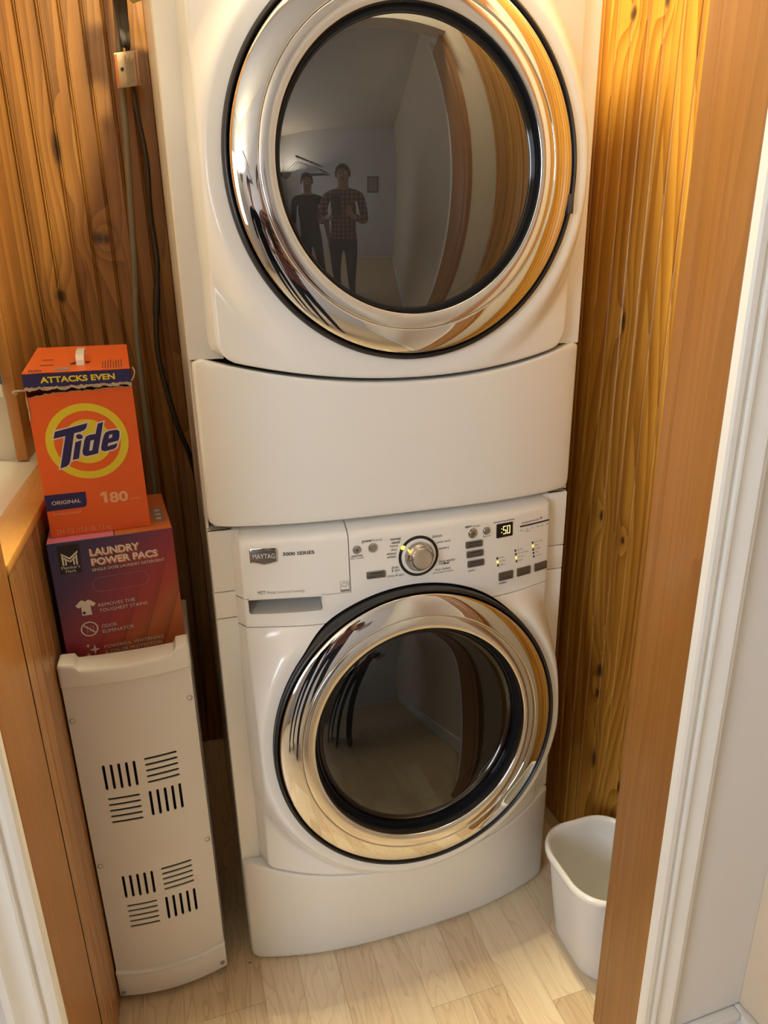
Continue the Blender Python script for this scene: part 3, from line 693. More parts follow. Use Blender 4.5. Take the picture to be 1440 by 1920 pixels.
def seg7(x, z, w_, h_, segs, parent):
    t = 0.0016; sl = 0.0
    S = {'a': (x, x+w_, z+h_-t, z+h_), 'g': (x, x+w_, z+h_/2-t/2, z+h_/2+t/2), 'd': (x, x+w_, z, z+t), 'f': (x, x+t, z+h_/2, z+h_), 'b': (x+w_-t, x+w_, z+h_/2, z+h_), 'e': (x, x+t, z, z+h_/2), 'c': (x+w_-t, x+w_, z, z+h_/2)}
    for k in segs:
        a, b2, c2, d2 = S[k]; plate([(a+0.0003, c2+0.0003), (b2-0.0003, c2+0.0003), (b2-0.0003, d2-0.0003), (a+0.0003, d2-0.0003)], 0.0009, 0.0013, M['digit'], parent, 'digit_segment', bevel=0.0001)
seg7(0.1832, 0.9068, 0.0070, 0.0160, 'afgcd', disp); seg7(0.1920, 0.9068, 0.0070, 0.0160, 'abcdef', disp)
for z in (0.9110, 0.9180): plate(ell(0.1803, z, 0.0009, 0.0009, 8), 0.0009, 0.0013, M['digit'], disp, 'digit_segment', bevel=0.0001)
nb = 18; vb = []; fb = []
for i in range(nb+1):
    x = 0.2215+0.0715*i/nb
    vb += [(x, y_wash(x, z)-h, z) for z, h in ((0.9131, 0.0), (0.9134, 0.0008), (0.9161, 0.0008), (0.9164, 0.0))]
for i in range(nb): fb += [(i*4+k, i*4+k+1, i*4+k+5, i*4+k+4) for k in range(3)]
mk('progress_bar', vb, fb, M['ink'], con)
plate(rrect(0.2708, 0.2740, 0.9215, 0.9245, 0.0005, 2), 0, 0.0006, M['ink'], con, 'indicator_light', bevel=0.0002)
for col, lit, names in (([(0.1718, 0.8615), (0.1728, 0.8542), (0.1738, 0.8471)], 1, ('heavy', 'normal', 'light')), ([(0.2125, 0.8690), (0.2136, 0.8617), (0.2150, 0.8542), (0.2161, 0.8470)], 2, ('EC hot', 'EC warm rinse', 'EC warm', 'cold')), ([(0.2536, 0.8766), (0.2548, 0.8695), (0.2558, 0.8621), (0.2569, 0.8547), (0.2581, 0.8475)], 1, ('extra high', 'high', 'medium', 'low', 'no spin'))):
    for i, (x, z) in enumerate(col):
        plate(rrect(x-0.0019, x+0.0019, z-0.0023, z+0.0023, 0.0012, 2), 0, 0.0007, M['led'] if i == lit else M['ink'], con, 'indicator_light', bevel=0.0002)
        text(names[i], x+0.0050, z-0.0008, 0.0017*len(names[i])+0.002, M['ink_grey'], con, on_w(), 0, 0, 0.0036)
# lower panel
def in_low(x, z): return rounded(x, z, -0.3425, 0.3425, 0.006, 0.5, 0.014) and z < zs(x)-0.0015
bm = polar(in_low, 0, 0.125, 0.0, y_wash, 220, 16, 0.006); skirt(bm, lambda co: max(co.y+0.02, 0.0113))
mkbm('lower_panel', bm, M['enamel'], W, 40)
drum(W, wf, 0.42)
door(W, wf, 'door_window', M['washer_glass'], 0.020, 'wide chrome ring of the washer door', 0.1945, 0.008, -0.0115)
box('hinge_screw', -0.2702, -0.2662, -0.0745, -0.066, 0.575, 0.580, M['satin'], W, 0.001)

# ------------------------------------------------------------------ dryer
D = root('tumble_dryer', (0, 0.33, 0.964), 'white dryer with a large round chrome door, stacked on the washer', 'dryer')
cabinet('cabinet', 0.9665, 1.955, D)
front_frame(D, 1.23, 1.86, (1.243, 1.862))
df = (DC, Vector((1, 0, 0)), Vector((0, 0, 1)), Vector((0, -1, 0)))
XF = 0.303
def in_dfront(x, z):
    if not (abs(x) < XF and z < 1.8615): return False
    zz = z-zb(x)-0.001
    if zz <= 0: return False
    dx = abs(x)-(XF-0.030); dz = 0.030-zz
    return not (dx > 0 and dz > 0 and dx*dx+dz*dz > 0.030**2)
bm = polar(in_dfront, 0, DC.z, 0.2745, y_dryer, 260, 26, 0.006)
rim = [e for e in bm.edges if e.is_boundary and all(abs(math.hypot(v.co.x, v.co.z-DC.z)-0.2745) < 0.002 for v in e.verts)]
rs = set(rim)
es = [e for e in bm.edges if e.is_boundary and e not in rs]
r = bmesh.ops.extrude_edge_only(bm, edges=es)
for v in r['geom']:
    if isinstance(v, bmesh.types.BMVert):
        v.co.y = 0.0105
        if abs(v.co.x) > XF-0.006: v.co.x += math.copysign(0.013, v.co.x)
r = bmesh.ops.extrude_edge_only(bm, edges=[e for e in rim if e.is_valid])
for v in r['geom']:
    if isinstance(v, bmesh.types.BMVert): v.co.y += 0.035
mkbm('front_panel', bm, M['enamel'], D, 38)
def in_dlow(x, z): return rounded(x, z, -0.340, 0.340, 0.9715, 1.5, 0.016) and z < zb(x)-0.0045 and not (abs(x) > 0.328 and z > zb(0.34)-0.0045-(0.012-math.sqrt(max(0, 0.012**2-(abs(x)-0.328)**2))))
bm = polar(in_dlow, 0, 1.09, 0.0, y_dryer_body, 240, 16, 0.007); skirt(bm, lambda co: max(co.y+0.02, 0.0113))
mkbm('lower_panel', bm, M['enamel'], D, 40)
bm = polar(lambda x, z: rounded(x, z, -0.338, 0.338, 1.865, 1.955, 0.01), 0, 1.91, 0.0, y_dryer_body, 160, 8, 0.006); skirt(bm, lambda co: max(co.y+0.02, 0.0113))
dc = mkbm('control_panel', bm, M['console'], D, 40)
lathe('dial_knob', [(0.034, 0), (0.034, 0.006), (0.028, 0.010), (0.020, 0.022), (0.0001, 0.023)], ((0.0, -0.05, 1.912), (1, 0, 0), (0, 0, 1), (0, -1, 0)), M['knob'], dc, 48)
drum(D, df, 0.45)
rg = door(D, df, 'door_window', M['dryer_glass'], 0.040, 'wide chrome ring of the dryer door', 0.2022, 0.0005, 0.002)
box('door_catch', 0.2600, 0.2700, -0.0670, -0.0600, 1.452, 1.481, M['button_dark'], D, 0.0015)

# ------------------------------------------------------------------ tall narrow appliance with slotted vents
H = root('portable_appliance', (-0.499, 0.13, 0), 'tall narrow white plastic appliance with slotted vents, left of the washer', 'appliance')
HX0, HX1 = -0.6032, -0.3945; HC = (HX0+HX1)/2; HW = (HX1-HX0)/2
def y_h(x): return -0.008-0.012*(1-min(abs(x-HC)/HW, 1)**2)
def slab(name, xs, zs_, th, mat, parent):
    bm = bmesh.new(); n = len(xs); m = len(zs_)
    F = [[bm.verts.new((x, y_h(x), z)) for x in xs] for z in zs_]; B = [[bm.verts.new((x, y_h(x)+th, z)) for x in xs] for z in zs_]
    for j in range(m-1):
        for i in range(n-1):
            bm.faces.new((F[j][i], F[j][i+1], F[j+1][i+1], F[j+1][i])); bm.faces.new((B[j][i], B[j+1][i], B[j+1][i+1], B[j][i+1]))
    for j in range(m-1):
        bm.faces.new((F[j][0], F[j+1][0], B[j+1][0], B[j][0])); bm.faces.new((F[j][-1], B[j][-1], B[j+1][-1], F[j+1][-1]))
    for i in range(n-1):
        bm.faces.new((F[0][i], B[0][i], B[0][i+1], F[0][i+1])); bm.faces.new((F[-1][i], F[-1][i+1], B[-1][i+1], B[-1][i]))
    bmesh.ops.recalc_face_normals(bm, faces=bm.faces)
    return mkbm(name, bm, mat, parent, 30)
panel = slab('vent_panel', [HX0+0.001+(2*HW-0.002)*i/24 for i in range(25)], [0.072+0.66*i/20 for i in range(21)], 0.0025, M['abs'], H)
cut = bmesh.new()
def pill(x0, x1, z0, z1):
    r = min(x1-x0, z1-z0)/2*0.98; P = rrect(x0, x1, z0, z1, r, 4)
    A = [cut.verts.new((x, -0.05, z)) for x, z in P]; B = [cut.verts.new((x, 0.05, z)) for x, z in P]; n = len(P)
    for i in range(n): cut.faces.new((A[i], A[(i+1) % n], B[(i+1) % n], B[i]))
    cut.faces.new(list(reversed(A))); cut.faces.new(B)
def ridge(x0, x1, z0, z1): pass
slots = []
for z0 in (0.4390, 0.1910):
    for k in range(5):
        t = 0.0048
        slots.append((-0.5598+0.01265*k-t/2, -0.5598+0.01265*k+t/2, z0+0.0715, z0+0.1245))
        slots.append((-0.4905+0.01285*k-t/2, -0.4905+0.01285*k+t/2, z0-0.0005, z0+0.0545))
        slots.append((-0.4920, -0.4364, z0+0.0735+0.0124*k-t/2, z0+0.0735+0.0124*k+t/2))
        slots.append((-0.5620, -0.5074, z0+0.0010+0.0127*k-t/2, z0+0.0010+0.0127*k+t/2))
for s in slots: pill(*s)
bmesh.ops.recalc_face_normals(cut, faces=cut.faces)
me = bpy.data.meshes.new('cutter'); cut.to_mesh(me); cut.free()
co = bpy.data.objects.new('cutter', me); COL.objects.link(co)
md = panel.modifiers.new('b', 'BOOLEAN'); md.operation = 'DIFFERENCE'; md.object = co; md.solver = 'EXACT'
dg = bpy.context.evaluated_depsgraph_get(); new = bpy.data.meshes.new_from_object(panel.evaluated_get(dg))
panel.modifiers.clear(); panel.data = finish(new, M['abs'], 30); bpy.data.objects.remove(co)
for (x, z) in ((-0.595, 0.6585), (-0.403, 0.663), (-0.595, 0.345), (-0.403, 0.349)):
    lathe('screw', [(0.0052, 0.0003), (0.0050, 0.0010), (0.0040, 0.0010), (0.0038, -0.0006), (0.0001, -0.0006)], ((x, y_h(x), z), (1, 0, 0), (0, 0, 1), (0, -1, 0)), M['screw'], panel, 20)
for z in (0.502, 0.254): lathe('mould_mark', [(0.0022, 0.0), (0.0020, 0.0006), (0.0001, 0.0006)], ((-0.499, y_h(-0.499), z), (1, 0, 0), (0, 0, 1), (0, -1, 0)), M['abs'], panel, 12)
box('vent_shade_sheet', HX0+0.012, HX1-0.012, 0.012, 0.016, 0.10, 0.70, M['dark_inside'], H)  # dark sheet, its colour gives the shade seen through the slots
# housing behind the vent panel
bm = bmesh.new(); bm_box(bm, HX0, HX1, -0.0015, 0.29, 0.03, 0.715)
for f in [f for f in bm.faces if all(abs(v.co.y+0.0015) < 1e-5 for v in f.verts)]: bm.faces.remove(f)
mkbm('housing', bm, M['abs'], H, 30)
def bent(name, P, y0, y1, mat, parent, bev=0.003):
    """outline in x,z given depth; front follows the bowed face"""
    n = len(P); bm = bmesh.new()
    cx = sum(p[0] for p in P)/n; cz = sum(p[1] for p in P)/n
    rows = []
    for s, off in ((0, 0.0), (bev, -bev*0.75), (bev*2.2, -bev)):
        row = []
        for x, z in P:
            dx = -math.copysign(min(s, abs(x-cx)), x-cx) if s else 0
            dz = -math.copysign(min(s, abs(z-cz)), z-cz) if s else 0
            row.append(bm.verts.new((x+dx*0.5, y_h(x)+y0+off, z+dz*0.6)))
        rows.append(row)
    back = [bm.verts.new((x, y1, z)) for x, z in P]
    for A, B in ((back, rows[0]), (rows[0], rows[1]), (rows[1], rows[2])):
        for i in range(n): bm.faces.new((A[i], A[(i+1) % n], B[(i+1) % n], B[i]))
    h = n//2
    R = rows[2]
    for i in range(h-1): bm.faces.new((R[i], R[i+1], R[n-2-i], R[n-1-i]))
    for i in range(h-1): bm.faces.new((back[n-1-i], back[n-2-i], back[i+1], back[i]))
    return mkbm(name, bm, mat, parent, 45, recalc=True)
xs = [HX0+2*HW*i/30 for i in range(31)]
def ztop(x):
    u = x-HX0; v = HX1-x
    zc = 0.7575+0.004*(abs(x-HC)/HW)**2
    if u < 0.030: zc += 0.0085*(1-sstep(0.024, 0.030, u))
    if v < 0.026: zc += 0.0105*(1-sstep(0.020, 0.026, v))
    e = min(u, v)
    return zc-(0.006*(1-math.sqrt(max(0, 1-(1-e/0.006)**2))) if e < 0.006 else 0)
fine = sorted(set(xs+[HX0+d for d in (0.0006, 0.002, 0.004, 0.022, 0.024, 0.026, 0.028, 0.030)]+[HX1-d for d in (0.0006, 0.002, 0.004, 0.018, 0.020, 0.022, 0.024, 0.026)]))
bent('top_cap', [(x, 0.7250) for x in fine]+[(x, ztop(x)) for x in reversed(fine)], -0.003, 0.022, M['abs_white'], H, 0.005)
box('top_plate', HX0+0.001, HX1-0.001, 0.0225, 0.29, 0.700, 0.7185, M['abs_white'], H, 0.004)
bent('base_band', [(x, 0.0165+0.004*(abs(x-HC)/HW)**2) for x in xs]+[(x, 0.073+0.003*(abs(x-HC)/HW)**2) for x in reversed(xs)], -0.003, 0.02, M['abs'], H, 0.003)
bent('base_ridge', [(x, 0.0715+0.006*(abs(x-HC)/HW)**2) for x in xs]+[(x, 0.0775+0.006*(abs(x-HC)/HW)**2) for x in reversed(xs)], -0.0055, 0.01, M['abs_white'], H, 0.0015)
for (x, z) in ((-0.595, 0.032), (-0.4035, 0.036)):
    lathe('screw', [(0.0048, 0.0003), (0.0046, 0.0012), (0.0038, 0.0012), (0.0034, -0.0002), (0.0001, -0.0002)], ((x, y_h(x)-0.0062, z), (1, 0, 0), (0, 0, 1), (0, -1, 0)), M['screw'], H, 20)
for (x, y) in ((-0.575, 0.04), (-0.42, 0.04), (-0.575, 0.26), (-0.42, 0.26)):
    lathe('caster', [(0.0001, -0.009), (0.014, -0.009), (0.0165, -0.006), (0.0165, 0.006), (0.014, 0.009), (0.0001, 0.009)], ((x, y, 0.0168), (0, 1, 0), (0, 0, 1), (1, 0, 0)), M['gasket'], H, 20)
    box('caster_fork', x-0.006, x+0.006, y-0.005, y+0.005, 0.031, 0.040, M['gasket'], H)

# ------------------------------------------------------------------ boxes
def on_box(w_=0.0003): return lambda u, v: Vector((u/1000.0, -w_, v/1000.0))
# laundry pacs box: local x = width, y = depth, z = up; origin front left bottom
def on_pacs(w_=0.0003): return lambda u, v: Vector((u/1000.0, -w_, (0.966*v+7.93)/1000.0))
PB = root('detergent_pacs_box', (-0.5951, 0.040, 0.7195), 'purple and red laundry power pacs box standing on the white appliance', 'box', math.radians(4.5))
PB.scale = (0.987, 0.987, 1.0217)
pw, pd, ph = 0.1995, 0.225, 0.235
box('carton', 0, pw, 0, pd, 0, ph, M['pacs'], PB, 0.0012, 1, True)
top = box('top_flap', 0.001, pw*0.52, 0.001, pd-0.001, ph, ph+0.0008, M['pink'], PB, 0, 2, True)
box('top_flap', pw*0.52+0.002, pw-0.001, 0.001, pd-0.001, ph, ph+0.0008, M['print_orange'], PB, 0, 2, True)
box('top_panel', pw*0.86, pw*0.96, 0.045, 0.125, ph+0.0008, ph+0.0011, M['print_grey'], PB, 0, 2, True)
for k in range(3): shape([ell(0, 0, 6, 3.2, 16)], M['print_white'], PB, (lambda yy: (lambda u, v: Vector((pw*0.91+u/1000*0.9, yy+v/1000*2, ph+0.0014))))(0.06+0.024*k), 'print', 0, True)
dv = 22.5
def pt(s, u, v, wd, mat, h, bold=0.01, sh=0.0, lift=0.0004): return text(s, u, v+dv, wd, M[mat], PB, on_pacs(lift), bold, sh, h, 'lettering', True)
for (s, u, v, wd, h) in (('LAUNDRY', 62.5, 182.5, 79, 13.5), ('POWER PACS', 62.8, 165.6, 107, 13.0)):
    pt(s, u+1.6, v-1.8, wd, 'print_orange', h, 0.045, 0, 0.0003)
    pt(s, u, v, wd, 'print_white', h, 0.030, 0, 0.0006)
pt('SINGLE DOSE LAUNDRY DETERGENT', 62.3, 154.4, 118, 'print_white', 5.0, 0)
shape([[(14.8, 207+dv), (49, 207.5+dv), (46.5, 156+dv), (13.3, 157+dv)]], M['print_black'], PB, on_pacs(0.0003), 'print', 0, True)
for P in ([(19.2, 172), (21.8, 172), (21.8, 188), (19.2, 190)], [(23.6, 172), (26.0, 172), (26.0, 184), (23.6, 186)], [(40.0, 171.5), (42.6, 171.5), (43.2, 190), (40.6, 188)], [(35.8, 171.5), (38.2, 171.5), (38.4, 186), (36.0, 184)],
          [(19.2, 194), (19.2, 190.6), (31.6, 181.5), (44.8, 192.4), (44.8, 196), (31.6, 185.0)], [(21.5, 186.6), (31.6, 179.3), (42.3, 188.0), (42.3, 185.2), (31.6, 176.2), (21.5, 183.8)]):
    shape([[(a, b+dv) for a, b in P]], M['print_white'], PB, on_pacs(0.0005), 'print', 0, True)
pt("Member's", 16.5, 165.3, 28.5, 'print_white', 5.6, 0.0, 0, 0.0005); pt('Mark', 22.3, 158.3, 16.2, 'print_white', 5.4, 0.0, 0, 0.0005)
for s, u, v, wd in (('REMOVES THE', 63, 87.8, 60), ('TOUGHEST STAINS', 63.3, 77.4, 79), ('ODOR', 63, 47.2, 25), ('ELIMINATOR', 63, 37.0, 52), ('POWERFUL WHITENING', 61.8, 6.8, 100), ('& COLOR PROTECTION', 61.9, -3.8, 96)):
    pt(s, u+0.6, v-0.6, wd, 'print_black', 6.4, 0.0, 0, 0.0003); pt(s, u, v, wd, 'print_white', 6.2, -0.004, 0, 0.0005)
shape([[(27, 96+dv), (36, 104.5+dv), (39.4, 105+dv), (41.5, 102.5+dv), (44.8, 102.2+dv), (47.5, 104.6+dv), (51, 103.5+dv), (59.4, 96+dv), (55, 90.5+dv), (50.4, 93.5+dv), (51.0, 76+dv), (35.2, 76.5+dv), (36, 93+dv), (31.5, 91+dv)]], M['print_white'], PB, on_pacs(0.0005), 'print', 0, True)
shape([chaikin([(36.5, 79+dv), (41.5, 78.6+dv), (42, 82+dv), (40.5, 83+dv), (39.5, 85.5+dv), (38, 82.5+dv), (36.2, 82+dv)])], M['print_black'], PB, on_pacs(0.0007), 'print', 0, True)
shape([ell(43, 49.5+dv, 14, 14), list(reversed(ell(43, 49.5+dv, 12, 12)))], M['print_white'], PB, on_pacs(0.0005), 'print', 0, True)
shape([[(33, 57.8+dv), (34.4, 59.2+dv), (53, 41.2+dv), (51.6, 39.8+dv)]], M['print_white'], PB, on_pacs(0.0005), 'print', 0, True)
for dx in (-5, 0, 5): shape([chaikin([(42+dx, 43+dv), (44.3+dx, 46+dv), (42.6+dx, 50+dv), (45+dx, 55+dv), (46.4+dx, 55+dv), (44.2+dx, 50+dv), (46+dx, 46+dv), (43.4+dx, 43+dv)])], M['print_grey'], PB, on_pacs(0.0004), 'print', 0, True)
def star(cx, cz, r, ry): 
    P = []
    for k in range(8):
        a = PI/4*k; q = 1 if k % 2 == 0 else 0.30
        P.append((cx+r*q*math.cos(a), cz+ry*q*math.sin(a)))
    return P
for (cx, cz, r, ry) in ((46.2, 8.8, 9, 10.5), (36, 17.8, 4, 4.6), (34.8, -0.4, 5, 5.6)): shape([star(cx, cz+dv, r, ry)], M['print_white'], PB, on_pacs(0.0005), 'print', 0, True)
# perforated hand hole
hp = rrect(59, 150, 115+dv, 142+dv, 13, 8)
shape([hp, list(reversed(rrect(59.5, 149.5, 115.5+dv, 141.5+dv, 12.6, 8)))], M['print_grey'], PB, on_pacs(0.00025), 'handhole_outline', 0, True)

# tide box
TB = root('powder_detergent_box', (-0.590, 0.068, 0.9612), 'orange powder detergent box with a torn lid, on top of the pacs box', 'box', math.radians(3))
TB.scale = (1.0246, 1.0246, 0.986)
tw, td = 0.1525, 0.225
box('carton', 0, tw, 0.0012, td, 0, 0.214, M['tide_orange'], TB, 0, 1, True)
# torn upper border of the carton and of the lid
def jag(n, z, amp, seed):
    q = random.Random(seed); return [(tw*i/n, z+q.uniform(-amp, amp)) for i in range(n+1)]
def torn_wall(name, lo, hi, y, th, mat, parent):
    n = len(lo); verts = []
    for yy in (y, y+th):
        verts += [(x, yy, z) for x, z in lo]+[(x, yy, z) for x, z in hi]
    faces = []
    m = 2*n
    for i in range(n-1):
        faces += [(i, i+1, n+i+1, n+i), (m+i, m+n+i, m+n+i+1, m+i+1), (n+i, n+i+1, m+n+i+1, m+n+i), (i, m+i, m+i+1, i+1)]
    faces += [(0, n, m+n, m), (n-1, m+n-1, m+2*n-1, 2*n-1)]
    return mk(name, verts, faces, mat, parent, 0, True)
low = jag(40, 0.2365, 0.0012, 3)
low = [(x, z+0.006*(x/tw)-0.0035*sstep(0.8, 1.0, 1-x/tw)) for x, z in low]
torn_wall('carton_front', [(x, 0.0) for x, _ in low], low, 0.0, 0.0012, M['tide_orange'], TB)
torn_wall('torn_edge', [(x, z-0.0006) for x, z in low], [(x, z+0.0013) for x, z in low], 0.0004, 0.0014, M['cardboard'], TB)
box('carton_side', 0.0, 0.0012, 0.0012, td, 0.2138, 0.246, M['tide_orange'], TB, 0, 2, True)
box('carton_side', tw-0.0012, tw, 0.0012, td, 0.2138, 0.250, M['tide_orange'], TB, 0, 2, True)
box('carton_back', 0.0012, tw-0.0012, td-0.0012, td, 0.2138, 0.262, M['tide_orange'], TB, 0, 2, True)
box('gap_shade_block', 0.004, tw-0.004, 0.012, td-0.004, 0.2138, 0.222, M['print_black'], TB, 0, 2, True)  # black block stands in for the shade inside the torn gap
up_ = jag(44, 0.2495, 0.0013, 8)
lid = torn_wall('lid_front', up_, [(x, 0.2715) for x, _ in up_], -0.0030, 0.0010, M['tide_navy'], TB)
torn_wall('torn_edge', [(x, z-0.0042-0.0012*math.sin(x*260)) for x, z in up_], [(x, z+0.0006) for x, z in up_], -0.0032, 0.0016, M['cardboard'], lid)
# tilted lid top
L = [(0.0, -0.003, 0.2715), (tw, -0.003, 0.2715), (tw, td+0.03, 0.2915), (0.0, td+0.03, 0.2915)]
verts = L+[(a, b, c-0.0012) for a, b, c in L]
mk('lid_top', verts, [(0, 1, 2, 3), (7, 6, 5, 4), (0, 4, 5, 1), (1, 5, 6, 2), (2, 6, 7, 3), (3, 7, 4, 0)], M['tide_orange'], TB, 0, True)
mk('lid_side', [(tw, -0.003, 0.2715), (tw, td+0.03, 0.2915), (tw, td+0.03, 0.262), (tw, -0.003, 0.2505)], [(0, 1, 2, 3)], M['tide_orange'], TB, 0, True)
mk('lid_side', [(0, -0.003, 0.2715), (0, td+0.03, 0.2915), (0, td+0.03, 0.262), (0, -0.003, 0.2465)], [(0, 3, 2, 1)], M['tide_orange'], TB, 0, True)
def on_lid(u, v): return Vector((u/1000, v/1000, 0.2715+0.02*(v/1000+0.003)/(td+0.033)+0.0005))
for k in range(8): shape([[(112+k*4, 8), (113.1+k*4, 8), (113.1+k*4, 70+6*(k % 4)), (112+k*4, 70+6*(k % 4))]], M['ink'], TB, on_lid, 'print', 0, True)
shape([rrect(44, 66, 12, 36, 1)], M['print_grey'], TB, on_lid, 'print', 0, True)
for k in range(6): shape([[(8+k*3.2, 6), (9.6+k*3.2, 6), (9.6+k*3.2, 26-3*(k % 3)), (8+k*3.2, 26-3*(k % 3))]], M['ink'], TB, on_lid, 'print', 0, True)
shape([rrect(20, 40, 60, 64, 0.5)], M['ink'], TB, on_lid, 'print', 0, True); shape([rrect(20, 36, 110, 114, 0.5)], M['ink'], TB, on_lid, 'print', 0, True)
# plastic handle
def hz(y): return 0.2715+0.02*(y+0.003)/(td+0.033)
hp_ = [(0, 0.050, hz(0.05)), (0, 0.053, hz(0.05)+0.008), (0, 0.062, hz(0.06)+0.0145), (0, 0.10, hz(0.1)+0.0165), (0, 0.138, hz(0.14)+0.0145), (0, 0.147, hz(0.15)+0.008), (0, 0.150, hz(0.15))]
verts = []; faces = []
for (x, y, z) in hp_:
    for dx in (0.0735, 0.0855): verts += [(dx, y, z), (dx, 0.1+(y-0.1)*0.93, z-0.0022)]
for i in range(len(hp_)-1):
    a = i*4; b_ = a+4
    faces += [(a, a+2, b_+2, b_), (a+1, b_+1, b_+3, a+3), (a, b_, b_+1, a+1), (a+2, a+3, b_+3, b_+2)]
mk('carry_handle', verts, faces, M['abs_white'], TB, 0, True)
shape([[(67, 58), (73, 66), (71, 70), (78, 90), (66, 74), (63, 62)]], M['print_black'], TB, on_lid, 'handle_slot', 0, True)
shape([[(86, 70), (92, 62), (91, 74), (95, 78), (87, 82)]], M['print_black'], TB, on_lid, 'handle_slot', 0, True)
# curled scraps of torn board
tube('torn_scrap', smooth_path([(0.0, -0.004, 0.246), (-0.006, -0.006, 0.2465), (-0.013, -0.004, 0.246), (-0.016, 0.0, 0.2435), (-0.011, 0.003, 0.241)], 5), 0.0016, M['cardboard'], TB, 8, True)
tube('torn_scrap', smooth_path([(tw, -0.004, 0.252), (tw+0.004, -0.002, 0.258), (tw+0.006, 0.004, 0.266), (tw+0.004, 0.010, 0.272)], 5), 0.0012, M['cardboard'], TB, 8, True)
tube('torn_scrap', smooth_path([(0.001, -0.0005, 0.236), (0.0005, -0.001, 0.226), (0.0012, -0.0006, 0.214), (0.0006, -0.0006, 0.198)], 4), 0.0011, M['cardboard'], TB, 6, True)
def tt(s, u, v, wd, mat, h, bold=0.0, sh=0.0, lift=0.0006): return text(s, u, 1.039*v-5.98, wd, M[mat], TB, on_box(lift), bold, sh, h, 'lettering', True)
def ts(P, mat, lift, offset=0.0): return shape([[(a, 1.039*b-5.98) for a, b in Q] for Q in P], M[mat], TB, on_box(lift), 'print', offset, True)
rc = (76.0, 157.5)
ts([ell(*rc, 60.3, 60.3, 72), ell(*rc, 48.5, 48.5, 72, 0, True)], 'tide_yellow', 0.0003)
ts([ell(*rc, 35.3, 35.3, 64)], 'tide_yellow', 0.0003)
T_ = [(27.8, 166.0), (31.4, 176.9), (79.5, 186.6), (77.0, 179.7), (73.6, 176.0), (68.0, 173.8), (58.2, 172.3), (46.6, 130.2), (43.9, 123.9), (39.2, 120.4), (30.4, 118.3), (45.2, 168.9)]
I_ = [(57.9, 158.0), (67.3, 160.4), (59.3, 131.6), (49.8, 129.9)]
D_ = [(94.3, 184.5), (102.6, 186.4), (88.0, 136.9), (71.0, 134.1), (66.7, 135.8), (65.6, 141.5), (71.1, 159.4), (74.4, 165.6), (80.6, 167.9), (88.8, 168.5)]
DH = [(79.9, 158.3), (85.4, 159.4), (80.4, 143.0), (75.7, 142.1)]
E_ = [(100.3, 164.6), (103.6, 169.6), (110.0, 171.9), (121.1, 172.6), (124.6, 169.7), (123.4, 161.2), (121.1, 154.8), (105.1, 152.0), (103.6, 147.1), (119.1, 150.7), (116.7, 144.5), (112.0, 141.6), (98.3, 139.4), (94.3, 141.3), (93.9, 146.0), (97.3, 157.0)]
EH = [(108.9, 165.2), (113.4, 165.8), (112.1, 160.6), (106.9, 159.4)]
DOT = ell(65.0, 166.2, 4.9, 4.0, 24, -0.1)
def ccw(P):
    a = sum(P[i][0]*P[(i+1) % len(P)][1]-P[(i+1) % len(P)][0]*P[i][1] for i in range(len(P)))
    return P if a > 0 else list(reversed(P))
def grow(P, d):
    P = ccw(P); n = len(P); out = []
    for i in range(n):
        a, b, c = P[i-1], P[i], P[(i+1) % n]
        def nrm(p, q):
            l = math.hypot(q[0]-p[0], q[1]-p[1]) or 1; return ((q[1]-p[1])/l, -(q[0]-p[0])/l)
        n1, n2 = nrm(a, b), nrm(b, c); mx, my = n1[0]+n2[0], n1[1]+n2[1]; l2 = mx*mx+my*my
        k = min(2*d/max(l2, 0.5), 2.2*d)
        out.append((b[0]+mx*k, b[1]+my*k))
    return out
for i_, P in enumerate((T_, I_, D_, E_, DOT)): ts([grow(P, 2.0)], 'print_white', 0.00045+0.00002*i_)
ts([ccw(T_)], 'tide_navy', 0.0007); ts([ccw(I_)], 'tide_navy', 0.0007); ts([ccw(DOT)], 'tide_navy', 0.0007)
ts([ccw(D_), list(reversed(ccw(DH)))], 'tide_navy', 0.0007); ts([ccw(E_), list(reversed(ccw(EH)))], 'tide_navy', 0.0007)
ts([[(0.3, 50.2), (0.3, 76.8), (60.9, 76.8), (60.3, 58.5), (59.0, 53.6), (55.3, 51.2)]], 'tide_navy', 0.0003)
tt('ORIGINAL', 9.0, 60.0, 43, 'print_white', 6.4, 0.012)
tt('80', 95.0, 54.2, 28.5, 'print_peach', 19.0, 0.035)
ts([[(81.0, 69.0), (85.0, 73.2), (91.8, 73.2), (91.8, 54.4), (86.2, 54.4), (86.2, 67.6), (83.2, 65.4)]], 'print_peach', 0.0006)
tt('LOADS', 126, 55.6, 15.5, 'print_peach', 2.6)
tt('POWDER DETERGENT', 8.6, 42.3, 42, 'print_peach', 3.6)
tt('254 OZ (15.8 LB) 7.2 kg', 8.8, 10.2, 82, 'print_peach', 10.5, -0.004)
tt('concentrated', 126, 12.6, 21, 'print_orange', 1.6); tt('powder', 131, 10.0, 10, 'print_orange', 1.6)
text('ATTACKS EVEN', 23.6, 256.4, 105.5, M['tide_yellow'], TB, lambda u, v: Vector((u/1000, -0.0034, v/1000)), 0.035, 0, 9.6, 'lettering', True)

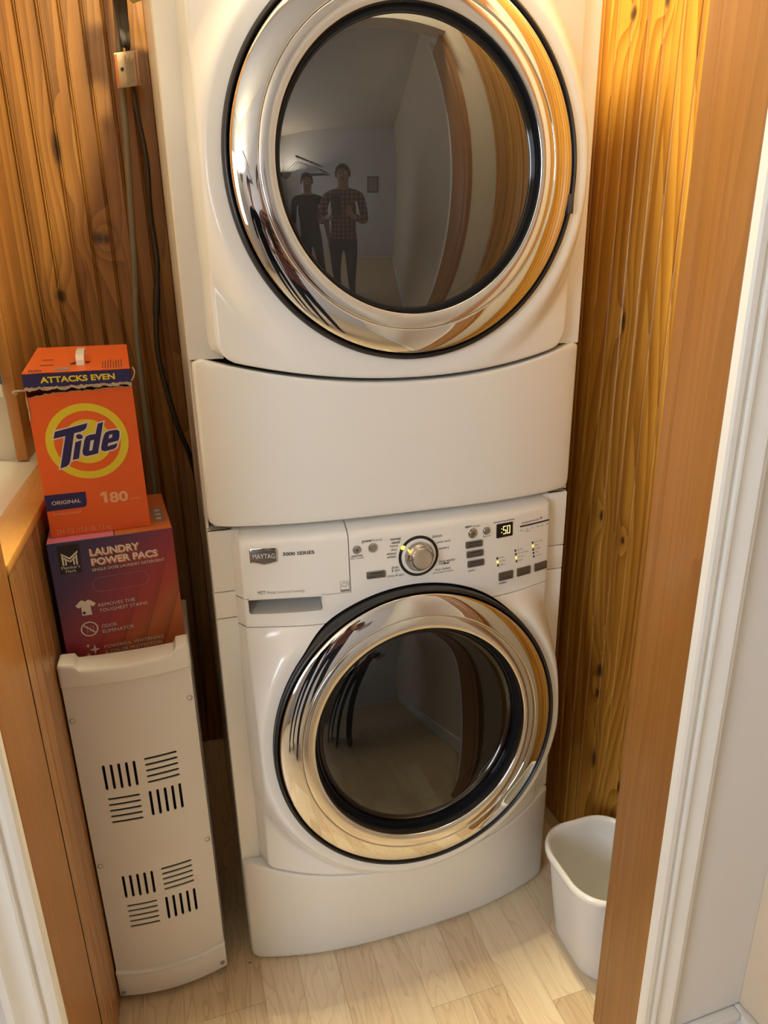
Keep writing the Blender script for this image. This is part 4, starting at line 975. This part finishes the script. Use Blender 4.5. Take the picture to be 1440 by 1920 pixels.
# ------------------------------------------------------------------ waste bin
B = root('waste_bin', (0.362, -0.192, 0.0), 'off-white plastic waste bin between washer and door jamb', 'bin')
def ring_pts(hx, hy, rc_, z, n=12):
    return [(0.362+a, -0.192+b, z) for a, b in rrect(-hx, hx, -hy, hy, rc_, n)]
def loft(name, rows, mat, parent, cap=True):
    n = len(rows[0]); verts = [p for r_ in rows for p in r_]; faces = []
    for j in range(len(rows)-1):
        for i in range(n): faces.append((j*n+i, j*n+(i+1) % n, (j+1)*n+(i+1) % n, (j+1)*n+i))
    if cap: faces.append(tuple((len(rows)-1)*n+i for i in range(n)))
    bm = bmesh.new(); vs = [bm.verts.new(v) for v in verts]
    for f in faces: bm.faces.new([vs[i] for i in f])
    return mkbm(name, bm, mat, parent, 45)
out_ = [(0.060, 0.080, 0.050, 0.0), (0.0645, 0.0845, 0.054, 0.002), (0.067, 0.087, 0.056, 0.008), (0.082, 0.094, 0.062, 0.12), (0.0945, 0.0995, 0.068, 0.222)]
in_ = [(0.0925, 0.0975, 0.066, 0.222), (0.080, 0.092, 0.060, 0.12), (0.065, 0.085, 0.054, 0.006)]
loft('bin_body', [ring_pts(*a) for a in out_]+[ring_pts(*a) for a in in_], M['bin'], B)
rim_ = [(0.0940, 0.0990, 0.0675, 0.219), (0.0985, 0.1035, 0.0715, 0.219), (0.1035, 0.1075, 0.0755, 0.224), (0.1045, 0.1085, 0.0765, 0.231), (0.1025, 0.1065, 0.0745, 0.2375), (0.0985, 0.1025, 0.0710, 0.2400), (0.0945, 0.0990, 0.0675, 0.2375), (0.0922, 0.0970, 0.0655, 0.231), (0.0920, 0.0968, 0.0655, 0.221)]
loft('bin_rim', [ring_pts(*a) for a in rim_], M['abs_white'], B, False)
box('bin_scuff', 0.2615, 0.2635, -0.205, -0.2035, 0.2375, 0.2392, M['ink_grey'], B, 0.0004)

# ------------------------------------------------------------------ hose, cord, tag behind the dryer
tag(tube('drain_tube', smooth_path([(-0.392, 0.735, 2.10), (-0.3985, 0.735, 1.90), (-0.4035, 0.735, 1.81), (-0.4130, 0.735, 1.63), (-0.4275, 0.735, 1.40), (-0.4420, 0.735, 1.24), (-0.4450, 0.735, 1.05), (-0.446, 0.735, 0.80), (-0.446, 0.735, 0.20), (-0.446, 0.735, 0.0)]), 0.0075, M['grey_tube'], None, 14), 'thin grey tube hanging down the pine wall behind the boxes', 'hose')
tag(tube('power_cord', smooth_path([(-0.383, 0.72, 2.05), (-0.3835, 0.72, 1.90), (-0.3825, 0.72, 1.766), (-0.3710, 0.72, 1.63), (-0.3765, 0.72, 1.52), (-0.3730, 0.72, 1.42), (-0.3800, 0.72, 1.36), (-0.3960, 0.72, 1.23), (-0.3900, 0.72, 1.13), (-0.3690, 0.72, 1.01), (-0.335, 0.73, 0.85), (-0.31, 0.735, 0.4), (-0.31, 0.735, 0.008)]), [0.0055]*31+[0.0060]*18+[0.0085]*4+[0.0065]*44, M['black_cord'], None, 12), 'black power cord hanging beside the dryer', 'cord')
def sheet(name, pts_fn, nu, nv, mat, parent=None, thick=0.0006):
    verts = []; faces = []
    for j in range(nv+1):
        for i in range(nu+1): verts.append(pts_fn(i/nu, j/nv))
    for j in range(nv):
        for i in range(nu): a = j*(nu+1)+i; faces.append((a, a+1, a+nu+2, a+nu+1))
    o = mk(name, verts, faces, mat, parent, 60)
    md = o.modifiers.new('thickness', 'SOLIDIFY'); md.thickness = thick; md.offset = 0
    return o
TG = root('warning_tag', (-0.389, 0.69, 1.765), 'small cream warning tag with red borders wrapped round the cord', 'tag')
def tagfn(u, v): return (-0.414+0.050*u+0.0005*v, 0.690+0.012*math.cos(PI*(u-0.35)*0.9)*-1+0.012, 1.768+0.066*v+0.012*u**2)
sheet('tag_sheet', tagfn, 12, 4, M['paper'], TG)
def on_tag(u, v):
    p = tagfn(u, v); return Vector((p[0], p[1]-0.0012, p[2]))
shape([[(0.02, 0.03), (0.11, 0.03), (0.11, 0.96), (0.02, 0.96)]], M['print_orange'], TG, on_tag, 'print')
shape([[(0.84, 0.03), (0.90, 0.03), (0.90, 0.96), (0.84, 0.96)]], M['ink_red'], TG, on_tag, 'print')
shape([ell(0.28, 0.52, 0.075, 0.06, 16)], M['ink'], TG, on_tag, 'print')
for k in range(6): shape([[(0.44+k*0.06, 0.06+0.02*(k % 3)), (0.463+k*0.06, 0.06+0.02*(k % 3)), (0.463+k*0.06, 0.9-0.09*((k*2) % 3)), (0.44+k*0.06, 0.9-0.09*((k*2) % 3))]], M['ink_grey'], TG, on_tag, 'print')
shape([[(0.01, -0.01), (0.99, -0.01), (0.99, 0.02), (0.01, 0.02)]], M['print_white'], TG, on_tag, 'print'); shape([[(0.01, 0.97), (0.99, 0.97), (0.99, 1.0), (0.01, 1.0)]], M['print_white'], TG, on_tag, 'print')
q_ = random.Random(5)
tag(sheet('cable_strap', lambda u, v: (-0.4035+0.030*u*(0.55+0.45*v)+0.009*(1-v), 0.705+0.006*math.sin(3*u), 1.85+0.105*v), 4, 6, M['strap'], None, 0.003), 'dark strap hanging above the cream warning tag', 'strap')
tag(sheet('crumpled_paper', lambda u, v: (-0.405+0.060*u, 0.665+q_.uniform(-0.006, 0.006), 1.925+0.10*v+q_.uniform(-0.006, 0.006)), 7, 6, M['foil_paper'], None, 0.001), 'crumpled yellowish paper behind the dryer at the top', 'paper')
# printed cloth at the left edge
CU = root('printed_curtain', (-0.83, 0.40, 1.16), 'white curtain with a blue floral print hanging over the ledge at the left edge', 'curtain')
sheet('curtain_cloth', lambda u, v: (-0.98+0.304*u-0.012*(1-v)*u, 0.40+0.010*math.sin(u*42+v*2), 1.16+1.14*v+0.02*math.sin(u*6)*(1-v)), 60, 18, M['curtain'], CU, 0.002)
tube('curtain_rod', [(-1.049, 0.40, 2.303), (-0.660, 0.40, 2.303)], 0.009, M['metal_rod'], CU, 12)

# ------------------------------------------------------------------ closet lamp, and an added uplighter for hall fill
cf = ((0.0, 0.0, ZC), (1, 0, 0), (0, 1, 0), (0, 0, 1))
CL = root('closet_lamp', (0.0, 0.0, ZC), 'round flush lamp on the closet ceiling', 'lamp')
lathe('lamp_housing', [(0.095, 0), (0.095, -0.055), (0.090, -0.060), (0.086, -0.055), (0.082, -0.03)], cf, M['abs_white'], CL, 40)
M['bulb'] = emit('bulb', (1.0, 0.86, 0.52), LAMP_CLOSET)
lathe('lamp_diffuser', [(0.0001, -0.058), (0.04, -0.056), (0.070, -0.050), (0.084, -0.040)], cf, M['bulb'], CL, 40)
HL = root('added_uplighter', (-1.95, -2.85, 0), 'tall brass uplighter added out of view in the far hall corner for warm fill', 'lamp')  # made-up lamp, bounces warm fill off the hall ceiling
hf = ((-1.95, -2.85, 0), (1, 0, 0), (0, 1, 0), (0, 0, 1))
lathe('lamp_foot', [(0.14, 0.0), (0.14, 0.012), (0.03, 0.03), (0.012, 0.035)], hf, M['metal_rod'], HL, 40)
lathe('lamp_pole', [(0.012, 0.03), (0.012, 1.72)], hf, M['metal_rod'], HL, 20)
lathe('lamp_bowl', [(0.012, 1.70), (0.06, 1.71), (0.13, 1.76), (0.17, 1.83), (0.165, 1.83), (0.125, 1.77), (0.0001, 1.73)], hf, M['metal_rod'], HL, 40)
M['fill_glow'] = emit('fill_glow', (1.0, 0.90, 0.70), FILL_ROOM)
lathe('fill_disc', [(0.06, 1.775), (0.0001, 1.777)], hf, M['fill_glow'], HL, 32)

# ------------------------------------------------------------------ clothes rail and hangers in the hall (seen mirrored in the chrome)
tag(tube('clothes_rail', [(-1.15, -3.19, 1.94), (-1.15, -1.95, 1.94)], 0.014, M['metal_rod'], None, 14), 'metal clothes rail in the hall, mirrored in the dryer door', 'rail')
def make_hanger(dark):
    m = M['hanger_dark' if dark else 'hanger']
    h = root('clothes_hanger', (0, 0, 0), 'x', 'hanger', 0, 'empty clothes hangers on the hall rail')
    hook = [(0.018*math.cos(a), 0, 0.0+0.018*math.sin(a)) for a in [PI*(-0.25)+PI*1.25*k/10 for k in range(11)]]
    tube('hook', smooth_path([(0.0185*math.cos(a), 0, 0.0185*math.sin(a)) for a in (-0.6, 0.2, 1.0, 1.9, 2.8, 3.6)]+[(0, 0, -0.045), (0, 0, -0.075)], 3), 0.0028, m, h, 6, True)
    tube('arm', smooth_path([(0, 0, -0.075), (0.06, 0, -0.088), (0.20, 0, -0.165), (0.215, 0, -0.185), (0.20, 0, -0.195), (0, 0, -0.195), (-0.20, 0, -0.195), (-0.215, 0, -0.185), (-0.20, 0, -0.165), (-0.06, 0, -0.088), (0, 0, -0.075)], 3), 0.0042, m, h, 6, True)
    return h
def copy_thing(src):
    c = src.copy(); COL.objects.link(c)
    for ch in src.children:
        d_ = ch.copy(); COL.objects.link(d_); d_.parent = c
    return c
for dark in (False, True):
    h0 = make_hanger(dark)
    for k in range(6):
        h = h0 if k == 0 else copy_thing(h0)
        y = -2.00-0.085*k-(0.56 if dark else 0)
        h.location = (-1.15, y, 1.9388); h.rotation_euler = (0, 0, rnd.uniform(-0.08, 0.08))
        h['label'] = ('first', 'second', 'third', 'fourth', 'fifth', 'sixth')[k]+(' dark' if dark else ' pale')+' plastic hanger on the hall rail, counted from the near end'

# ------------------------------------------------------------------ the two people reflected in the doors
def person(name, loc, face, shirt, label, reach=False, height=1.70):
    """standing figure: one skinned body, hair and clothing colours by region"""
    k = height/1.70
    J = {'pelvis': ((0, 0, .95), (.145, .10)), 'waist': ((0, 0, 1.08), (.135, .095)), 'chest': ((0, .01, 1.28), (.165, .11)), 'collar': ((0, 0, 1.41), (.10, .075)), 'neck': ((0, -.005, 1.47), (.052, .052)), 'jaw': ((0, .012, 1.545), (.066, .072)), 'head': ((0, .008, 1.615), (.074, .090)), 'crown': ((0, 0, 1.665), (.058, .070))}
    Ed = [('pelvis', 'waist'), ('waist', 'chest'), ('chest', 'collar'), ('collar', 'neck'), ('neck', 'jaw'), ('jaw', 'head'), ('head', 'crown')]
    for s, sd in ((-1, 'l'), (1, 'r')):
        J['hip'+sd] = ((s*.09, 0, .88), (.088, .088)); J['knee'+sd] = ((s*.10, .012, .49), (.058, .06)); J['ankle'+sd] = ((s*.105, -.01, .09), (.040, .042)); J['heel'+sd] = ((s*.105, -.005, .04), (.040, .04)); J['toe'+sd] = ((s*.12, .17, .03), (.042, .028))
        J['sh'+sd] = ((s*.185, 0, 1.385), (.058, .058))
        if reach:
            J['el'+sd] = ((s*.235, .08, 1.14), (.043, .043)); J['wr'+sd] = ((s*.095, .26, 1.235), (.027, .024)); J['pa'+sd] = ((s*.075, .305, 1.270), (.030, .020))
            hand = [((s*.070, .325, 1.300), (s*.055, .330, 1.325)), ((s*.062, .332, 1.285), (s*.040, .336, 1.300)), ((s*.056, .332, 1.270), (s*.034, .336, 1.276)), ((s*.056, .328, 1.252), (s*.036, .332, 1.252)), ((s*.085, .290, 1.300), (s*.070, .286, 1.330))]
        else:
            J['el'+sd] = ((s*.235, -.01, 1.10), (.043, .043)); J['wr'+sd] = ((s*.255, .05, .86), (.027, .024)); J['pa'+sd] = ((s*.258, .062, .79), (.024, .036))
            hand = [((s*.256, .095, .745), (s*.250, .098, .70)), ((s*.260, .072, .735), (s*.254, .076, .685)), ((s*.260, .050, .737), (s*.254, .054, .690)), ((s*.258, .030, .745), (s*.252, .034, .708)), ((s*.244, .105, .79), (s*.234, .118, .755))]
        Ed += [('pelvis', 'hip'+sd), ('hip'+sd, 'knee'+sd), ('knee'+sd, 'ankle'+sd), ('ankle'+sd, 'heel'+sd), ('heel'+sd, 'toe'+sd), ('collar', 'sh'+sd), ('sh'+sd, 'el'+sd), ('el'+sd, 'wr'+sd), ('wr'+sd, 'pa'+sd)]
        for i, (a, b_) in enumerate(hand):
            J['f%d%s' % (i, sd)] = (a, (.0095, .0095)); J['g%d%s' % (i, sd)] = (b_, (.0082, .0082))
            Ed += [('pa'+sd, 'f%d%s' % (i, sd)), ('f%d%s' % (i, sd), 'g%d%s' % (i, sd))]
    keys = list(J); ix = {n_: i for i, n_ in enumerate(keys)}
    me = bpy.data.meshes.new(name); me.from_pydata([tuple(c*k for c in J[n_][0]) for n_ in keys], [(ix[a], ix[b_]) for a, b_ in Ed], [])
    o = bpy.data.objects.new(name, me); COL.objects.link(o)
    sk = o.modifiers.new('skin', 'SKIN'); sb = o.modifiers.new('sub', 'SUBSURF'); sb.levels = sb.render_levels = 2
    for i, n_ in enumerate(keys):
        me.skin_vertices[0].data[i].radius = tuple(c*k for c in J[n_][1])
    me.skin_vertices[0].data[ix['pelvis']].use_root = True
    dg_ = bpy.context.evaluated_depsgraph_get(); new_ = bpy.data.meshes.new_from_object(o.evaluated_get(dg_))
    o.modifiers.clear(); o.data = new_; new_.materials.clear()
    for m_ in (M['skin'], shirt, M['denim'], M['button_dark']): new_.materials.append(m_)
    for p in new_.polygons:
        c = p.center/k
        arm = abs(c.x) > 0.15 or c.y > 0.14
        if c.z < 0.075: mi = 3
        elif c.z < 0.96 and not (abs(c.x) > 0.20): mi = 2
        elif c.z > 1.455: mi = 0
        elif reach and (c.y > 0.235): mi = 0
        elif not reach and abs(c.x) > 0.19 and c.z < 1.13: mi = 0
        else: mi = 1
        p.material_index = mi; p.use_smooth = True
    o.location = loc; o.rotation_euler = (0, 0, face)
    MW[o.name] = Matrix.Translation(loc) @ Matrix.Rotation(face, 4, 'Z')
    tag(o, label, 'person')
    # hair: a cap of the skull
    verts = []; faces = []
    n = 20; rows = 9
    for j in range(rows):
        t = j/(rows-1)*0.62*PI
        for i in range(n):
            a = 2*PI*i/n; fr = max(0, math.sin(a)); tt_ = t*(1-0.42*fr)
            verts.append(((0.084*math.sin(tt_)*math.cos(a))*k, (0.100*math.sin(tt_)*math.sin(a)-0.002)*k, (1.612+0.098*math.cos(tt_))*k))
    for j in range(rows-1):
        for i in range(n): faces.append((j*n+i, j*n+(i+1) % n, (j+1)*n+(i+1) % n, (j+1)*n+i))
    mk('hair', verts, faces, M['hair'], o, 60, True)
    for s in (-1, 1):
        lathe('eye', [(0.0001, 0.011), (0.007, 0.009), (0.011, 0.0)], ((s*0.030*k, 0.088*k, 1.610*k), (1, 0, 0), (0, 0, 1), (0, 1, 0)), M['print_white'], o, 12, 50, True)
        lathe('ear', [(0.0001, 0.010), (0.012, 0.009), (0.022, 0.0)], ((s*0.074*k, 0.0, 1.600*k), (0, 0.7, 0), (0, 0, 1.2), (s, 0, 0)), M['skin'], o, 12, 50, True)
    mk('nose', [(-.013*k, .090*k, 1.575*k), (.013*k, .090*k, 1.575*k), (0, .118*k, 1.578*k), (0, .094*k, 1.618*k)], [(0, 1, 2), (1, 3, 2), (3, 0, 2)], M['skin'], o, 60, True)
    mk('mouth', [(-.022*k, .084*k, 1.548*k), (.022*k, .084*k, 1.548*k), (.012*k, .092*k, 1.541*k), (-.012*k, .092*k, 1.541*k), (0, .093*k, 1.552*k)], [(0, 3, 4), (3, 2, 4), (2, 1, 4)], M['ink_red'], o, 60, True)
    return o
person('person', (-0.385, -1.515, 0), -0.12, M['plaid'], 'person in a red plaid shirt photographing, mirrored in the doors', True, 1.72)
person('person', (-0.84, -1.60, 0), -0.50, M['navy_shirt'], 'person in a black shirt and jeans, mirrored at the left of the dryer door', False, 1.66)
ph = box('phone', -0.3729-0.038, -0.3729+0.038, -1.1230, -1.1140, 1.270, 1.428, M['phone'], None, 0.004); tag(ph, 'dark phone held up by the person in plaid', 'phone')
pic = root('picture_frame', (-0.05, -3.19, 1.55), 'dark framed picture on the hall wall behind the viewer', 'picture')
box('frame', -0.17, 0.07, -3.199, -3.175, 1.40, 1.72, M['strap'], pic, 0.004)
box('print_sheet', -0.145, 0.045, -3.1752, -3.1735, 1.425, 1.695, M['print_grey'], pic)
